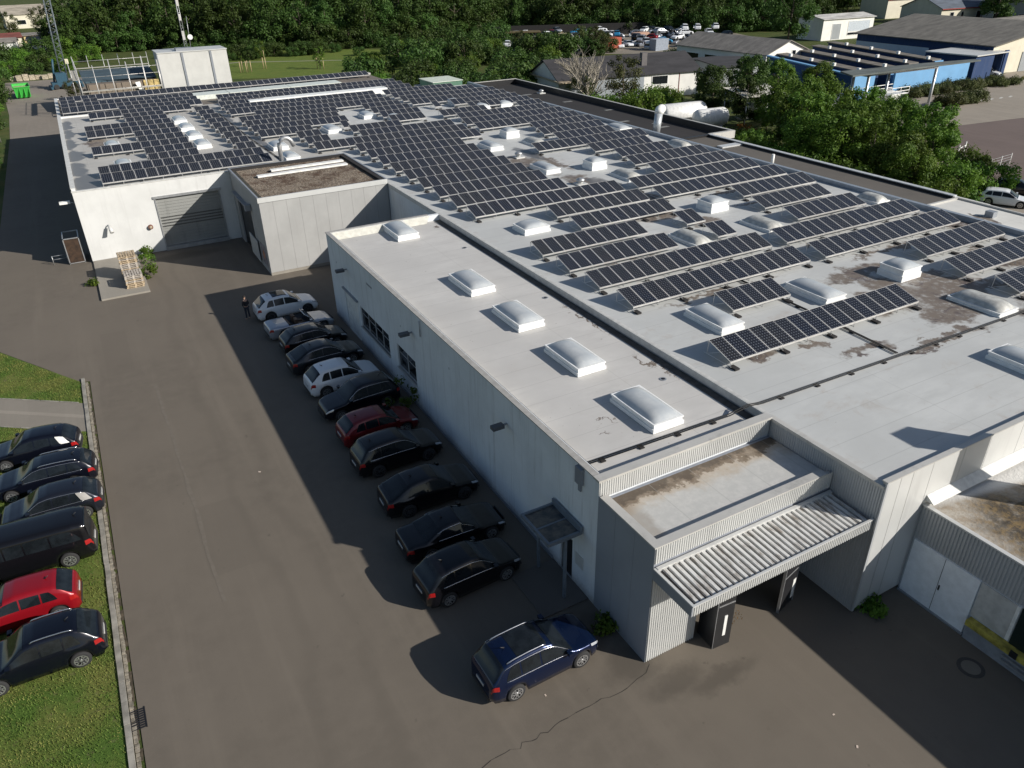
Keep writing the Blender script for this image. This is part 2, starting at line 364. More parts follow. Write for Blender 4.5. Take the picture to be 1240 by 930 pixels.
# ================================================================== FOLIAGE
def mat_leaf(name, a, b, tr=.35):
    t = NT(name); oi = t.n('ShaderNodeObjectInfo'); c = t.coord(); f = t.noise(c, .45, 4, .65); g2 = t.noise(c, 5, 2, .5)
    x = t.mix(t.ramp(f, .3, .7), a, b); x = t.mix(t.math('MULTIPLY', t.ramp(g2, .4, .7), .5), x, tuple(q*1.6 for q in b))
    hs = t.n('ShaderNodeHueSaturation', {'Color': x, 'Hue': t.math('ADD', t.math('MULTIPLY', oi.outputs['Random'], .035), .485), 'Value': t.math('ADD', t.math('MULTIPLY', oi.outputs['Random'], .6), .72)})
    t.put(t.b.inputs['Base Color'], hs.outputs[0]); t.b.inputs['Roughness'].default_value = .6; t.b.inputs['Specular IOR Level'].default_value = .25
    tl = t.n('ShaderNodeBsdfTranslucent', {'Color': hs.outputs[0]})
    mx = t.n('ShaderNodeMixShader', {0: tr, 1: t.b.outputs[0], 2: tl.outputs[0]})
    t.t.links.new(mx.outputs[0], t.t.nodes['Material Output'].inputs[0]); return t.m
M_leaf = mat_leaf('forest_leaves', (.026,.054,.012), (.062,.105,.020))
M_leaf2 = mat_leaf('bright_leaves', (.042,.098,.012), (.12,.19,.024))
M_leaf3 = mat_leaf('olive_leaves', (.045,.058,.018), (.085,.095,.030))
M_bark = plain('bark', (.10,.08,.06), .9, var=.4)
M_deadwood = plain('dead_wood', (.30,.27,.22), .9, var=.3)

def crown_mb(seed, rx, rz, nclump=42, per=130, leaf=.3, clump=1.0, droop=0.0, flat=.0):
    rr = random.Random(seed); mb = MB(); cl = []
    for i in range(nclump):
        while True:
            p = Vector((rr.uniform(-1,1), rr.uniform(-1,1), rr.uniform(-1,1)))
            if .35 < p.length < 1: break
        q = p.normalized()*(p.length**.45)
        wob = .82+.32*rr.random()
        cl.append((Vector((q.x*rx*wob, q.y*rx*wob, q.z*rz*wob)), clump*rr.uniform(.6,1.35)))
    for cpos, cr in cl:
        for _ in range(per):
            d = Vector((rr.gauss(0,1), rr.gauss(0,1), rr.gauss(0,.75))); d = d.normalized()*cr*(rr.random()**.4)
            p = cpos + d
            nrm = (d.normalized()*.8 + Vector((rr.uniform(-1,1), rr.uniform(-1,1), rr.uniform(-.2,1.2)))*.8).normalized()
            u = nrm.cross(Vector((rr.uniform(-1,1), rr.uniform(-1,1), rr.uniform(-1,1)))).normalized(); w = nrm.cross(u)
            s = leaf*rr.uniform(.6,1.35)
            mb.quad(p-u*s*.5, p+w*s*.32, p+u*s*.5, p-w*s*.32)
    return mb
def trunk_mb(seed, h, r, rx, rz, cz):
    rr = random.Random(seed+99); mb = MB()
    mb.tube([(0,0,-.3),(rr.uniform(-.1,.1)*h*.1,0,h*.3),(rr.uniform(-.2,.2),rr.uniform(-.2,.2),h*.62),(0,0,h*.85)], [r,r*.8,r*.5,r*.2], 8)
    for i in range(7):
        a = rr.uniform(0,6.28); z0 = h*rr.uniform(.3,.6); L = rx*rr.uniform(.5,.85)
        mb.tube([(0,0,z0),(math.cos(a)*L*.5, math.sin(a)*L*.5, z0+L*.35),(math.cos(a)*L, math.sin(a)*L, z0+L*.7)], [r*.42,r*.25,r*.08], 5)
    return mb
TREES = {}
def tree_proto(key, seed, H, rx, rz, leaf, per, ncl, mat, clump):
    c = crown_mb(seed, rx, rz, ncl, per, leaf, clump); t = trunk_mb(seed, H, .035*H*.55, rx, rz, H-rz)
    cme = bpy.data.meshes.new('crown'); cme.from_pydata(c.v, [], c.f); cme.materials.append(mat)
    tme = bpy.data.meshes.new('trunk'); tme.from_pydata(t.v, [], t.f); tme.materials.append(M_bark)
    tme.polygons.foreach_set('use_smooth', t.sm)
    TREES[key] = (cme, tme, H-rz)
def tree(name, key, x, y, s, rz, label, group, cat='tree', sz=1.0, z=0):
    e = empty(name, (x, y, z), rz, label, cat, group); e.scale = (s, s, s*sz)
    cme, tme, cz = TREES[key]
    c = link('crown', cme, e); c.location = (0,0,cz); link('trunk', tme, e)
    return e
for i in range(5):
    tree_proto('f%d' % i, 10+i, 13.5, 4.8+.3*i, 6.6-.2*i, .62, 105, 50, M_leaf, 1.8)
for i in range(3):
    tree_proto('b%d' % i, 40+i, 8, 3.3, 3.3, .30, 200, 42, M_leaf2, 1.0)
tree_proto('bush', 60, 3.2, 2.2, 1.5, .24, 150, 30, M_leaf2, .75)
tree_proto('olive', 61, 9, 3.2, 4.0, .30, 120, 40, M_leaf3, 1.0)
tree_proto('dark', 62, 9, 3.4, 3.9, .34, 190, 44, M_leaf, 1.0)
tree_proto('verge', 66, 1.6, 1.5, .75, .22, 120, 24, M_leaf3, .6)
tree_proto('young', 63, 4, 1.1, 1.5, .22, 60, 16, M_leaf2, .5)
tree_proto('scrub', 64, 4, 3.0, 1.9, .34, 110, 28, M_leaf, .9)
# ================================================================== SOLAR ROWS
def mat_cells():
    t = NT('solar_cells'); c = t.coord('Object'); s = t.sep(c)
    # cell grid 6 x 12 on a panel of 0.78 x 1.54
    u = t.math('FRACT', t.math('DIVIDE', t.math('ADD', s[0], .38), .156)); v = t.math('FRACT', t.math('DIVIDE', t.math('ADD', s[1], .40), .156))
    du = t.math('ABSOLUTE', t.math('SUBTRACT', u, .5)); dv = t.math('ABSOLUTE', t.math('SUBTRACT', v, .5))
    line = t.ramp(t.math('MAXIMUM', du, dv), .466, .484, 0, .08)
    dia = t.ramp(t.math('ADD', du, dv), .78, .84, 0, .6)
    oi = t.n('ShaderNodeObjectInfo')
    base = t.mix(oi.outputs['Random'], (.012,.016,.028), (.026,.027,.029))
    n = t.noise(c, 3, 3, .5); base = t.mix(t.ramp(n, .3, .7), base, (.014,.016,.022))
    x = t.mix(t.math('MAXIMUM', line, dia), base, (.30,.32,.36))
    return t.set(x, .22, 0, .22)
M_cells = mat_cells()
M_pframe = plain('panel_frame', (.60,.59,.57), .45, .2)
PW, PL = .80, 1.60
def panel_mesh():
    mb = MB(); f = .019
    # local: x along the row, y up the slope, z normal; origin at the lower left corner
    mb.box(.005+f, PW-.005-f, f, PL-f, .028, .034, 0)
    mb.box(.005, PW-.005, 0, f, 0, .04, 1); mb.box(.005, PW-.005, PL-f, PL, 0, .04, 1)
    mb.box(.005, .005+f, f, PL-f, 0, .04, 1); mb.box(PW-.005-f, PW-.005, f, PL-f, 0, .04, 1)
    mb.box(.01, PW-.01, .01, PL-.01, .004, .012, 2)
    me = bpy.data.meshes.new('solar_panel'); me.from_pydata(mb.v, [], mb.f)
    for m in (M_cells, M_pframe, M_trim): me.materials.append(m)
    me.polygons.foreach_set('material_index', mb.mi); return me
ME_panel = panel_mesh()
TILT = math.asin(.45/1.60)
_sup = {}
def support_mesh(n, p, zl):
    key = (n, round(p, 3))
    if key in _sup: return _sup[key]
    mb = MB(); W = n*p; c, s_ = math.cos(TILT), math.sin(TILT)
    for fy in (.02, .98):
        y, z = PL*c*fy, PL*s_*fy-.035; mb.box(0, W, y-.03, y+.03, z-.03, z+.02, 0)
    k = max(2, round(W/1.65)+1)
    for i in range(k):
        x = .03+(W-.06)*i/(k-1); y1, z1 = PL*c*.97, PL*s_*.97
        mb.tube([(x, -.05, -.22), (x, y1+.25, -.22)], .02, 4, 0); mb.tube([(x, y1, z1-.03), (x, y1+.05, -.22)], .018, 4, 0)
        mb.tube([(x, 0, -.03), (x, 0, -.24)], .018, 4, 0); mb.tube([(x, y1*.5, z1*.5-.05), (x, y1+.03, -.2)], .012, 4, 0)
    for i in range(max(2, k//2+1)):
        x = .2+(W-.4)*i/max(1, k//2); mb.box(x-.13, x+.13, -.3, .12, -.325, -.235, 1)
    me = bpy.data.meshes.new('support_frame'); me.from_pydata(mb.v, [], mb.f); me.materials.append(M_alu); me.materials.append(M_darkbit)
    me.polygons.foreach_set('material_index', mb.mi); _sup[key] = me; return me
def solar_row(x1, x2, y, n, label, group, z=6.335, dy=0.0):
    p = (x2-x1)/n
    e = empty('solar_panel_row', (x1, y, z), math.atan2(dy, x2-x1), label, 'solar row', group)
    o = link('support_frame', support_mesh(n, p, z), e)
    for i in range(n):
        q = bpy.data.objects.new('solar_panel', ME_panel); col.objects.link(q); q.parent = e
        q.location = (i*p, 0, 0); q.rotation_euler = (TILT, 0, 0); q.scale = (p/PW, 1, 1)
        q.rotation_euler = (TILT+R.uniform(-.010,.010), R.uniform(-.006,.006), 0)
# block spec: origin x, column pitch, row y function, {row: [(first column, last column)]}
def yL(k): return 25.7+3.04*k if k <= 16 else 74.34+3.07*(k-16)
FIELD_M = {-1: [(0,16)], 0: [(5,10)], 1: [(0,16)], 2: [(0,16)], 3: [(0,10),(14,16)], 4: [(0,10),(14,16)], 5: [(6,16)], 6: [(6,16)], 7: [(0,16)],
    8: [(0,12)], 9: [(0,12)], 10: [(0,12)], 11: [(0,12)], 12: [(0,12)], 13: [(0,12)], 14: [(0,12)], 15: [(0,16)], 16: [(-4,16)], 17: [(-4,-1),(3,16)],
    18: [(-4,-1),(3,10)], 19: [(-8,-1),(3,4),(10,15)], 20: [(-8,5),(10,16)], 21: [(-8,5),(10,16)], 22: [(-8,6),(10,16)], 23: [(-5,16)], 24: [(-8,16)], 25: [(-8,16)], 26: [(-8,-1),(19,24)], 27: [(-7,24)], 28:[(-7,24)]}
FIELD_R = {0: [(5,16)], 1: [(5,16)], 2: [(6,15)], 3: [(0,15)], 4: [(0,15)], 5: [(5,13)], 6: [(5,13)], 7: [(6,15)], 8: [(0,15)], 9: [(0,15)], 10: [(5,15)], 11: [(5,15)],
    12: [(6,13)], 13: [(5,13)], 14: [(0,15)], 15: [(5,13)], 16: [(5,14)], 17: [(6,15)], 18: [(0,15)], 19: [(0,15)], 20: [(1,15)], 21: [(0,7),(12,16)], 22: [(6,16)], 23: [(2,3),(5,16)], 24: [(0,16)],
    25: [(0,16)], 26: [(0,14)], 27: [(0,12)]}
def yR(k): return 19.56+3.03*k if k <= 16 else 68.04+3.05*(k-16)
FIELD_H = {0: [(0,16)], 1: [(0,16)], 2: [(5,10),(14,16)], 3: [(5,10),(14,16)], 4: [(0,10),(14,16)], 5: [(5,10),(14,16)], 6: [(5,10),(14,16)], 7: [(0,10),(14,16)], 8: [(0,10),(14,16)],
    9: [(5,10),(14,16)], 10: [(5,10),(14,16)], 11: [(1,14)], 12: [(5,16)], 13: [(-2,16)], 14: [(-2,16)], 15: [(-2,0), (1,3)]}
def yH(k): return 72.3+3.07*k
def field(spec, x0, p, yf, name, group):
    for idx, k in enumerate(sorted(spec)):
        spans = spec[k]
        for j, (a, b) in enumerate(spans):
            y = 21.6 if (spec is FIELD_M and k == -1) else yf(k)
            n = b-a; side = '' if len(spans) == 1 else (', left piece' if j == 0 else (', right piece' if j == len(spans)-1 else ', middle piece'))
            lab = '%s solar row from the front of the %s, %d panel%s%s' % (ORD[idx], name, n, 's' if n > 1 else '', side)
            solar_row(x0+a*p, x0+b*p, y, n, lab, group)
field(FIELD_M, 22.9, .8125, yL, 'middle roof', 'solar rows on the middle of the main roof')
field(FIELD_R, 37.08, .853, yR, 'right roof edge', 'solar rows along the right edge of the main roof')
field(FIELD_H, .66, .89, yH, 'left hall roof', 'solar rows on the left hall roof')
solar_row(-1.2, 42.0, 121.8, 48, 'very last long solar row at the far end of the left hall roof', 'solar rows on the left hall roof')

# ================================================================== SKYLIGHTS
def mat_dome():
    t = NT('acrylic_dome'); c = t.coord(); f = t.noise(c, 1.2, 4, .6)
    return t.set(t.mix(t.ramp(f, .35, .7), (.42,.45,.47), (.52,.54,.54)), .12, 0, .8)
M_dome = mat_dome(); M_curb = plain('skylight_curb', (.80,.81,.80), .5, var=.06)
M_domegrey = plain('weathered_dome', (.46,.46,.43), .3, var=.2)
def skylight_meshes(w, l, hc, hd, arch):
    cb = MB(); t_ = .05
    cb.box(-.06, w+.06, -.06, 0, 0, hc*.55); cb.box(-.06, w+.06, l, l+.06, 0, hc*.55); cb.box(-.06, 0, 0, l, 0, hc*.55); cb.box(w, w+.06, 0, l, 0, hc*.55)
    cb.box(.0, w, 0, l, 0, hc); cb.box(-.04, w+.04, -.04, l+.04, hc, hc+.07)
    dm = MB(); nx, ny = 14, 20; n0 = 0
    for j in range(ny+1):
        for i in range(nx+1):
            u, v = i/nx, j/ny; x = .04+(w-.08)*u; y = .04+(l-.08)*v
            e = (1-abs(2*u-1)**(2.4))*(1-abs(2*v-1)**(5 if arch else 3.2)); z = hc+.075+hd*max(0, e)**.8
            dm.v.append((x, y, z))
    for j in range(ny):
        for i in range(nx):
            a = j*(nx+1)+i; dm.face((a, a+1, a+nx+2, a+nx+1), 0, True)
    return cb, dm
_sk = {}
def skylight(kind, x, y, z, label, group, w=1.45, l=2.75):
    key = (kind, w, l)
    if key not in _sk:
        hc, hd, arch = {'dome': (.32, .26, True), 'low': (.14, .36, True), 'box': (.62, .26, False)}[kind]
        _sk[key] = skylight_meshes(w, l, hc, hd, arch)
        cb, dm = _sk[key]
        e0 = [None, None]
        for i, (nm, mb, mt) in enumerate((('curb', cb, M_curb), ('dome', dm, M_domegrey if kind == 'low' else M_dome))):
            me = bpy.data.meshes.new(nm); me.from_pydata(mb.v, [], mb.f); me.materials.append(mt); me.polygons.foreach_set('use_smooth', mb.sm); e0[i] = me
        _sk[key] = e0
    e = empty('skylight', (x, y, z), R.uniform(-.006,.006), label, 'skylight', group)
    link('curb', _sk[key][0], e); link('dome', _sk[key][1], e); return e
for i, (y, l) in enumerate(((19.6,2.85),(25.05,2.85),(30.5,2.85),(35.9,2.95),(47.0,3.0))):
    skylight('dome', 17.05, y, 5.66, '%s white domed skylight from the near end of the low side wing roof' % ORD[i], 'skylights on the side wing', 1.45, l)
zz = 6.0
for kind, x, y, lab, w, l in [
    ('dome',25.0,24.4,'domed skylight just behind the left end of the nearest long solar row',1.4,2.7),('dome',32.05,24.2,'domed skylight between the nearest long solar row and the short five panel row',1.45,2.8),
    ('low',38.25,18.7,'long grey skylight alone beside the big brown roof stain',1.5,2.8),('dome',33.55,13.6,'skylight nearest the front facade, cut by the right edge of the photo',1.4,2.75),
    ('low',32.3,34.6,'grey domed skylight in the gap left of the two small panel pairs',1.4,2.7),('box',38.2,24.3,'raised square roof light beside the right end of the nearest long solar row',1.55,1.5),
    ('dome',24.4,42.6,'skylight at the left edge of the main roof before the dense solar field',1.9,1.6),('box',38.1,39.7,'raised square roof light behind the two small panel pairs',1.55,1.5),
    ('low',38.3,34.3,'grey skylight right of the two small panel pairs',1.5,2.7),('box',37.9,54.4,'second raised square roof light back, over the dark wet patch',1.45,1.45),
    ('low',38.4,49.8,'grey skylight at the edge of the dark wet roof patch',1.45,2.7),('low',38.5,65.1,'grey rounded skylight left of the far right solar rows',1.45,2.7),
    ('dome',33.9,55.4,'skylight at the stepped right edge of the dense solar field, nearer one',1.35,2.75),('dome',34.0,65.8,'skylight at the stepped right edge of the dense solar field, farther one',1.35,2.75),
    ('box',38.0,69.9,'farthest raised square roof light',1.45,1.45),('dome',49.1,65.7,'skylight by the right ledge near the thick white duct',1.45,2.7),
    ('low',49.5,56.3,'skylight by the right ledge right of the thick white duct',1.3,2.6),('low',49.4,34.7,'skylight by the right ledge in front of the brown grey lower roof',1.3,2.0),
    ('dome',23.4,82.9,'skylight in the small clearing left of the dense field',1.45,2.6),('dome',29.4,88.6,'rounded skylight in the far clearing, left one',1.5,2.4),('dome',31.6,85.2,'rounded skylight in the far clearing, right one',1.5,2.2),
    ('dome',41.8,90.0,'bright rounded skylight in the far right clearing, left one',1.7,3.2),('dome',43.0,86.2,'bright rounded skylight in the far right clearing, middle one',1.6,2.2),('dome',46.2,86.2,'bright rounded skylight in the far right clearing, right one',1.6,2.0),
    ('dome',16.3,77.8,'skylight behind the curved grey vent pipe',1.45,2.6),('dome',16.2,72.6,'skylight next to the curved grey vent pipe',1.3,2.3)]:
    skylight(kind, x, y, zz, lab, 'skylights on the main roof', w, l)
for i, y in enumerate((83.0,88.2,93.3,98.4)):
    skylight('dome', 9.98, y, 6.03, '%s skylight from the near end in the column of four on the left hall roof' % ORD[i], 'skylights on the left hall', 1.35, 2.6)
for x, y, lab in ((2.0,87.6,'far one of the two half hidden skylights among the left hall rows'),(2.2,78.0,'near one of the two half hidden skylights, almost hidden by the front hall rows')):
    skylight('dome', x, y, 6.03, lab, 'skylights on the left hall', 1.35, 2.4)
# ================================================================== MAIN BUILDING COMPLEX
def ring(mb, x0, x1, y0, y1, t, z0, z1, sides='SNEW', mi=0):
    if 'S' in sides: mb.box(x0, x1, y0, y0+t, z0, z1, mi)
    if 'N' in sides: mb.box(x0, x1, y1-t, y1, z0, z1, mi)
    ya = y0+t if 'S' in sides else y0; yb = y1-t if 'N' in sides else y1
    if 'W' in sides: mb.box(x0, x0+t, ya, yb, z0, z1, mi)
    if 'E' in sides: mb.box(x1-t, x1, ya, yb, z0, z1, mi)

# ---- main hall -------------------------------------------------------------
mh_ = empty('main_hall', (36, 60, 0), 0, 'large flat main factory hall with pale membrane roof full of solar rows', 'factory hall')
def part(name, mb, mat, parent, label=None):
    o = mb.build(name, mat, parent); o.matrix_local = Matrix.Translation(-Vector(parent.location)) if parent.rotation_euler.z == 0 else parent.matrix_world.inverted()
    if label: o['label'] = label
    return o
def wpart(name, mb, mat, parent, root=None):
    """mesh given in world coordinates, hung under a thing (or under one of its parts)"""
    o = mb.build(name, mat, parent)
    p = parent; loc = Vector((0,0,0))
    while p is not None: loc += p.location; p = p.parent
    o.location = -loc
    return o
mb = MB(); mb.box(21.47, 51.6, 12.37, 106, 0, 5.9); mb.box(21.47, 43, 106.0, 126, 0, 5.9); wpart('wall', mb, M_side, mh_)
mb = MB(); mb.box(21.62, 51.2, 12.48, 70.9, 5.905, 6.0); mb.box(21.47, 43.0, 70.9, 110.6, 5.905, 6.0); mb.box(43.0, 51.2, 70.9, 105.9, 5.905, 6.0); wpart('roof', mb, M_main, mh_)
mb = MB(); mb.box(21.47, 43.0, 110.6, 125.8, 5.905, 5.99); wpart('rear_roof', mb, M_backroof, mh_)
mb = MB(); mb.box(21.44, 21.63, 12.62, 70.9, 5.86, 6.05); mb.box(21.40, 21.44, 17.7, 60.2, 5.72, 6.045); wpart('roof_edge', mb, plain('pale_roof_edge', (.5,.5,.48), .5), mh_)
# strip of dark blue grey flashing over the side wing
mb = MB(); mb.box(21.41, 21.46, 17.75, 50.0, 5.6, 5.71); wpart('flashing', mb, M_dgrey, mh_)
mb = MB(); mb.box(51.25, 51.6, 12.6, 106.0, 5.9, 6.32); wpart('ledge', mb, plain('ledge_flashing', (.27,.31,.36), .4, .2), mh_)
# front facade: large flat light panels with joints
fc = MB()
xs = [21.45, 22.25, 22.92, 24.04, 25.9]
for a, b in zip(xs, xs[1:]): fc.box(a+.012, b-.012, 12.31, 12.36, .12, 6.2)
xs = [27.5, 29.6, 31.7, 33.8, 36, 38.2, 40.4, 42.6, 44.8, 47, 49.2, 51.4]
fc.box(25.912, 27.488, 12.31, 12.36, .12, 6.2)
for a, b in zip(xs, xs[1:]): fc.box(a+.012, b-.012, 12.31, 12.36, .12, 6.2)
wpart('facade_panels', fc, M_lgrey, mh_)
mb = MB(); mb.box(21.44, 51.6, 12.27, 12.50, 6.2, 6.25); mb.box(21.5, 51.6, 12.36, 12.48, 5.9, 6.2); wpart('parapet', mb, M_coping, mh_)
mb = MB(); mb.corr((21.45,12.32,.1),(0,1,0),(0,0,1),(-1,0,0),5.35,5.85,.105,.025); mb.box(21.40,21.50,12.26,12.32,.1,6.2)
wpart('ribbed_cladding', mb, M_grey, mh_)
mb = MB(); mb.box(21.36, 21.60, 12.32, 17.7, 5.96, 6.07); wpart('coping', mb, M_coping, mh_)
# sloped white flashing where the lower right wing roof meets the facade
mb = MB()
for a, b in ((24.2, 40),):
    mb.poly([(a,12.30,4.62),(b,12.30,4.62),(b,11.95,4.36),(a,11.95,4.36)]); mb.poly([(a,12.30,4.62),(a,11.95,4.36),(a,12.30,4.36)])
wpart('upstand', mb, plain('white_upstand', (.60,.60,.57), .5), mh_)
# low white strip windows / ridge light on the far hall part
mb = MB(); mb.box(20.0, 38.6, 105.0, 106.8, 6.0, 6.75); wpart('light_strip', mb, plain('white_ridge_light', (.82,.83,.80), .4), mh_)
mb = MB(); mb.box(40.0, 43.2, 124.6, 125.6, 6.0, 6.25); wpart('edge_upstand', mb, M_coping, mh_)
# cable runs on sleepers
def cable_run(name, pts, label, foot=1.7, r=.028, z=.08):
    e = empty(name, (*pts[0][:2], 0), 0, label, 'cable run')
    mb = MB()
    for off in (-.06, .05): mb.tube([(p[0], p[1]+off if abs(pts[-1][0]-pts[0][0]) > 2 else p[1], p[2]+z) if abs(pts[-1][0]-pts[0][0]) > 2 else (p[0]+off, p[1], p[2]+z) for p in pts], r, 5)
    wpart('cable', mb, M_rubber, e)
    mb = MB(); mb2 = MB()
    for a, b in zip(pts, pts[1:]):
        a, b = Vector(a), Vector(b); L = (b-a).length
        if abs(b.z-a.z) > .2: continue
        for i in range(int(L/foot)):
            q = a+(b-a)*((i+.5)/max(1, int(L/foot))); mb.box(q.x-.10, q.x+.10, q.y-.16, q.y+.08, q.z, q.z+.05)
    wpart('foot', mb, M_darkbit, e); return e
cable_run('cable_run', [(13.3,19.15,5.66),(20.5,19.0,5.66),(21.3,18.8,5.98),(21.9,18.65,6.0),(30.3,18.5,6.0),(51,18.3,6.0)], 'long black twin cable run crossing both roofs near the front')
cable_run('cable_run', [(30.45,18.7,6.0),(30.7,24,6.0),(30.75,31,6.0)], 'short black cable branch running up under the nearest solar rows')
cable_run('cable_run', [(16.0,71.4,6.0),(15.6,85,6.0),(15.6,103,6.0)], 'dark cable duct along the seam between left hall and main roof')

# ---- lower roof strip beyond the ledge -------------------------------------
rs = empty('rear_annex', (55, 60, 0), 0, 'low dark roofed annex strip beyond the right ledge of the main roof', 'annex')
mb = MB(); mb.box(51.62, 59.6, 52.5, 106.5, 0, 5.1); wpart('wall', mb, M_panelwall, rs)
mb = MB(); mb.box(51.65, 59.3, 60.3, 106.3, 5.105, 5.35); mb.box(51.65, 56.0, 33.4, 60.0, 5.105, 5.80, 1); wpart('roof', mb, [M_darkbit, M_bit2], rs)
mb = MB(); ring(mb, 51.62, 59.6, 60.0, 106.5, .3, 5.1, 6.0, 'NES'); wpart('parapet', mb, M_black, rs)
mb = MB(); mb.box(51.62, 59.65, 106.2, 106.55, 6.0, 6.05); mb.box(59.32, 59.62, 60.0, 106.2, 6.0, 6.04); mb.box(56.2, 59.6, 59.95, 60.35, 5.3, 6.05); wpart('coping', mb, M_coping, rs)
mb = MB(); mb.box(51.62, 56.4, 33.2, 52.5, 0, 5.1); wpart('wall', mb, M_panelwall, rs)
mb = MB(); mb.box(56.05, 56.35, 33.3, 59.9, 5.1, 6.0); wpart('parapet', mb, M_darkbit, rs)
mb = MB(); mb.box(56.0, 56.42, 33.2, 59.9, 6.0, 6.06); mb.box(53.5, 56.4, 55.2, 56.0, 5.81, 5.95); wpart('coping', mb, plain('bright_coping', (.62,.63,.63), .4, .3), rs)
mb = MB(); mb.tube([(52.6,48,5.7),(52.6,48,6.75)], .13, 10); wpart('vent_pipe', mb, M_trim, rs)
for i,(x,y) in enumerate(((55,96),(56.5,88),(57.5,80),(54.6,73),(57,70),(56.3,68))):
    mb = MB(); mb.box(x, x+1.3, y, y+.5, 5.355, 5.37); wpart('roof_patch', mb, plain('pale_puddle_mark', (.2,.2,.19), .6), rs)
rw = empty('white_annex', (54, 25, 0), 0, 'white low roofed annex with a rust stain at the right edge of the photo', 'annex')
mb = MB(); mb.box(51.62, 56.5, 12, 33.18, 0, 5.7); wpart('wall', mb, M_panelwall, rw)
mb = MB(); mb.box(51.65, 56.2, 12, 33.0, 5.705, 5.8); wpart('roof', mb, mat_membrane('white_annex_roof', (.66,.65,.61), spots=[(53.5,29.3,.35,1.2),(55.5,24.6,1,.6),(52.3,31.5,.5,1.0)], gen=.5), rw)
mb = MB(); ring(mb, 51.62, 56.5, 12, 33.18, .2, 5.7, 5.92, 'NE'); wpart('parapet', mb, M_coping, rw)
mb = MB(); mb.box(54.0, 54.5, 28.9, 29.5, 5.8, 6.2); wpart('roof_outlet', mb, M_dgrey, rw)
mb = MB(); mb.box(57.2, 57.7, 31.3, 34.3, 5.1, 5.6); wpart('loose_beam', mb, M_trim, rw)

# ---- left hall --------------------------------------------------------------
lh = empty('left_hall', (9, 95, 0), 0, 'white rendered left hall with a roller door and a solar roof', 'factory hall')
mb = MB()
mb.box(-1.75, 4.22, 71.8, 72.1, 0, 6.05); mb.box(9.68, 21.46, 71.8, 72.1, 0, 6.05); mb.box(4.22, 9.68, 71.8, 72.1, 4.68, 6.05)
mb.box(-1.75, -1.45, 72.1, 128.2, 0, 6.05); mb.box(-1.45, 21.46, 127.9, 128.2, 0, 6.05); wpart('wall', mb, M_white, lh)
mb = MB(); mb.box(-1.45, 21.46, 72.1, 110.6, 5.9, 6.03); wpart('roof', mb, M_hallroof, lh)
mb = MB(); mb.box(-1.45, 21.46, 110.6, 127.9, 5.8, 5.93); wpart('roof', mb, M_backroof, lh)
mb = MB(); mb.box(-1.75, -1.45, 72.1, 110.8, 6.05, 6.28); mb.box(-1.45, 3.0, 110.6, 110.9, 6.03, 6.22); wpart('parapet', mb, M_white, lh)
mb = MB(); mb.box(-1.79, -1.41, 72.15, 110.8, 6.28, 6.32); mb.box(-1.79, 21.0, 71.76, 72.14, 6.05, 6.11); wpart('coping', mb, plain('hall_coping', (.60,.60,.57), .5), lh)
mb = MB(); mb.box(-1.79, -1.40, 110.85, 128.2, 6.05, 6.12); wpart('coping', mb, plain('hall_coping', (.6,.6,.57)), lh)
mb = MB()
for a, b in ((6.2,13.5),(13.6,19.5),(19.6,28),(28.1,35.5)): mb.box(a, b, 115.6, 118.6, 5.93, 6.5)
wpart('light_strip', mb, plain('translucent_light_strip', (.66,.70,.64), .35), lh)
door = MB(); z = .32
for i in range(17):
    door.box(4.24, 9.66, 71.98, 72.02+.0, z, z+.245); door.box(4.24, 9.66, 71.965, 71.98, z+.02, z+.20); z += .257
rd = wpart('roller_door', door, mat_metal_sheet('roller_door_metal', (.31,.315,.30), .45, .5), lh)
mb = MB(); mb.box(4.22, 4.32, 71.74, 72.0, 0, 4.7); mb.box(9.58, 9.68, 71.74, 72.0, 0, 4.7); mb.box(4.1, 9.8, 71.72, 71.97, 4.6, 4.8); mb.box(4.22, 9.68, 71.6, 71.97, 0, .30); wpart('door_frame', mb, M_steel, lh)
mb = MB()
for r_ in range(4):
    for c_ in range(60): x = 4.4+c_*.087; mb.box(x, x+.05, 71.955, 71.965, 2.02+r_*.257*1, 2.13+r_*.257)
wpart('vent_slots', mb, M_black, lh)
for nm, x, z, lab in (('wall_lamp', .22, 2.75, 'grey wall lamp on the white hall wall left of the roller door'),):
    e = empty(nm, (x, 71.8, z), 0, lab, 'wall lamp')
    mb = MB(); mb.tube([(0,0,.25),(0,-.25,.3),(.05,-.55,.15)], .05, 8); mb.build('arm', M_grey, e)
    mb = MB(); mb.tube([(.02,-.35,.22),(.1,-.75,-.25)], [.12,.17], 10); mb.build('lamp_head', M_lgrey, e)
e = empty('alarm_horn', (3.4, 71.78, 2.3), 0, 'small round rusty red alarm horn on the white wall beside the roller door', 'alarm')
mb = MB(); mb.tube([(0,0,0),(0,-.18,0)], [.20,.20], 14); mb.build('body', plain('rusty_red', (.19,.075,.05), .7), e)
mb = MB(); mb.tube([(0,-.18,0),(0,-.24,0)], [.13,.1], 12); mb.build('front_plate', plain('dull_cream', (.4,.34,.25)), e)
e = empty('wall_lamp', (-1.75, 72.6, 5.0), 0, 'pale lamp on a short arm at the shaded left corner of the white hall', 'wall lamp')
mb = MB(); mb.tube([(0,0,0),(-.4,0,.15)], .03, 6); mb.build('arm', M_grey, e); mb = MB(); mb.box(-1.15,-.35,-.18,.18,.05,.25); mb.build('lamp_head', M_trim, e)
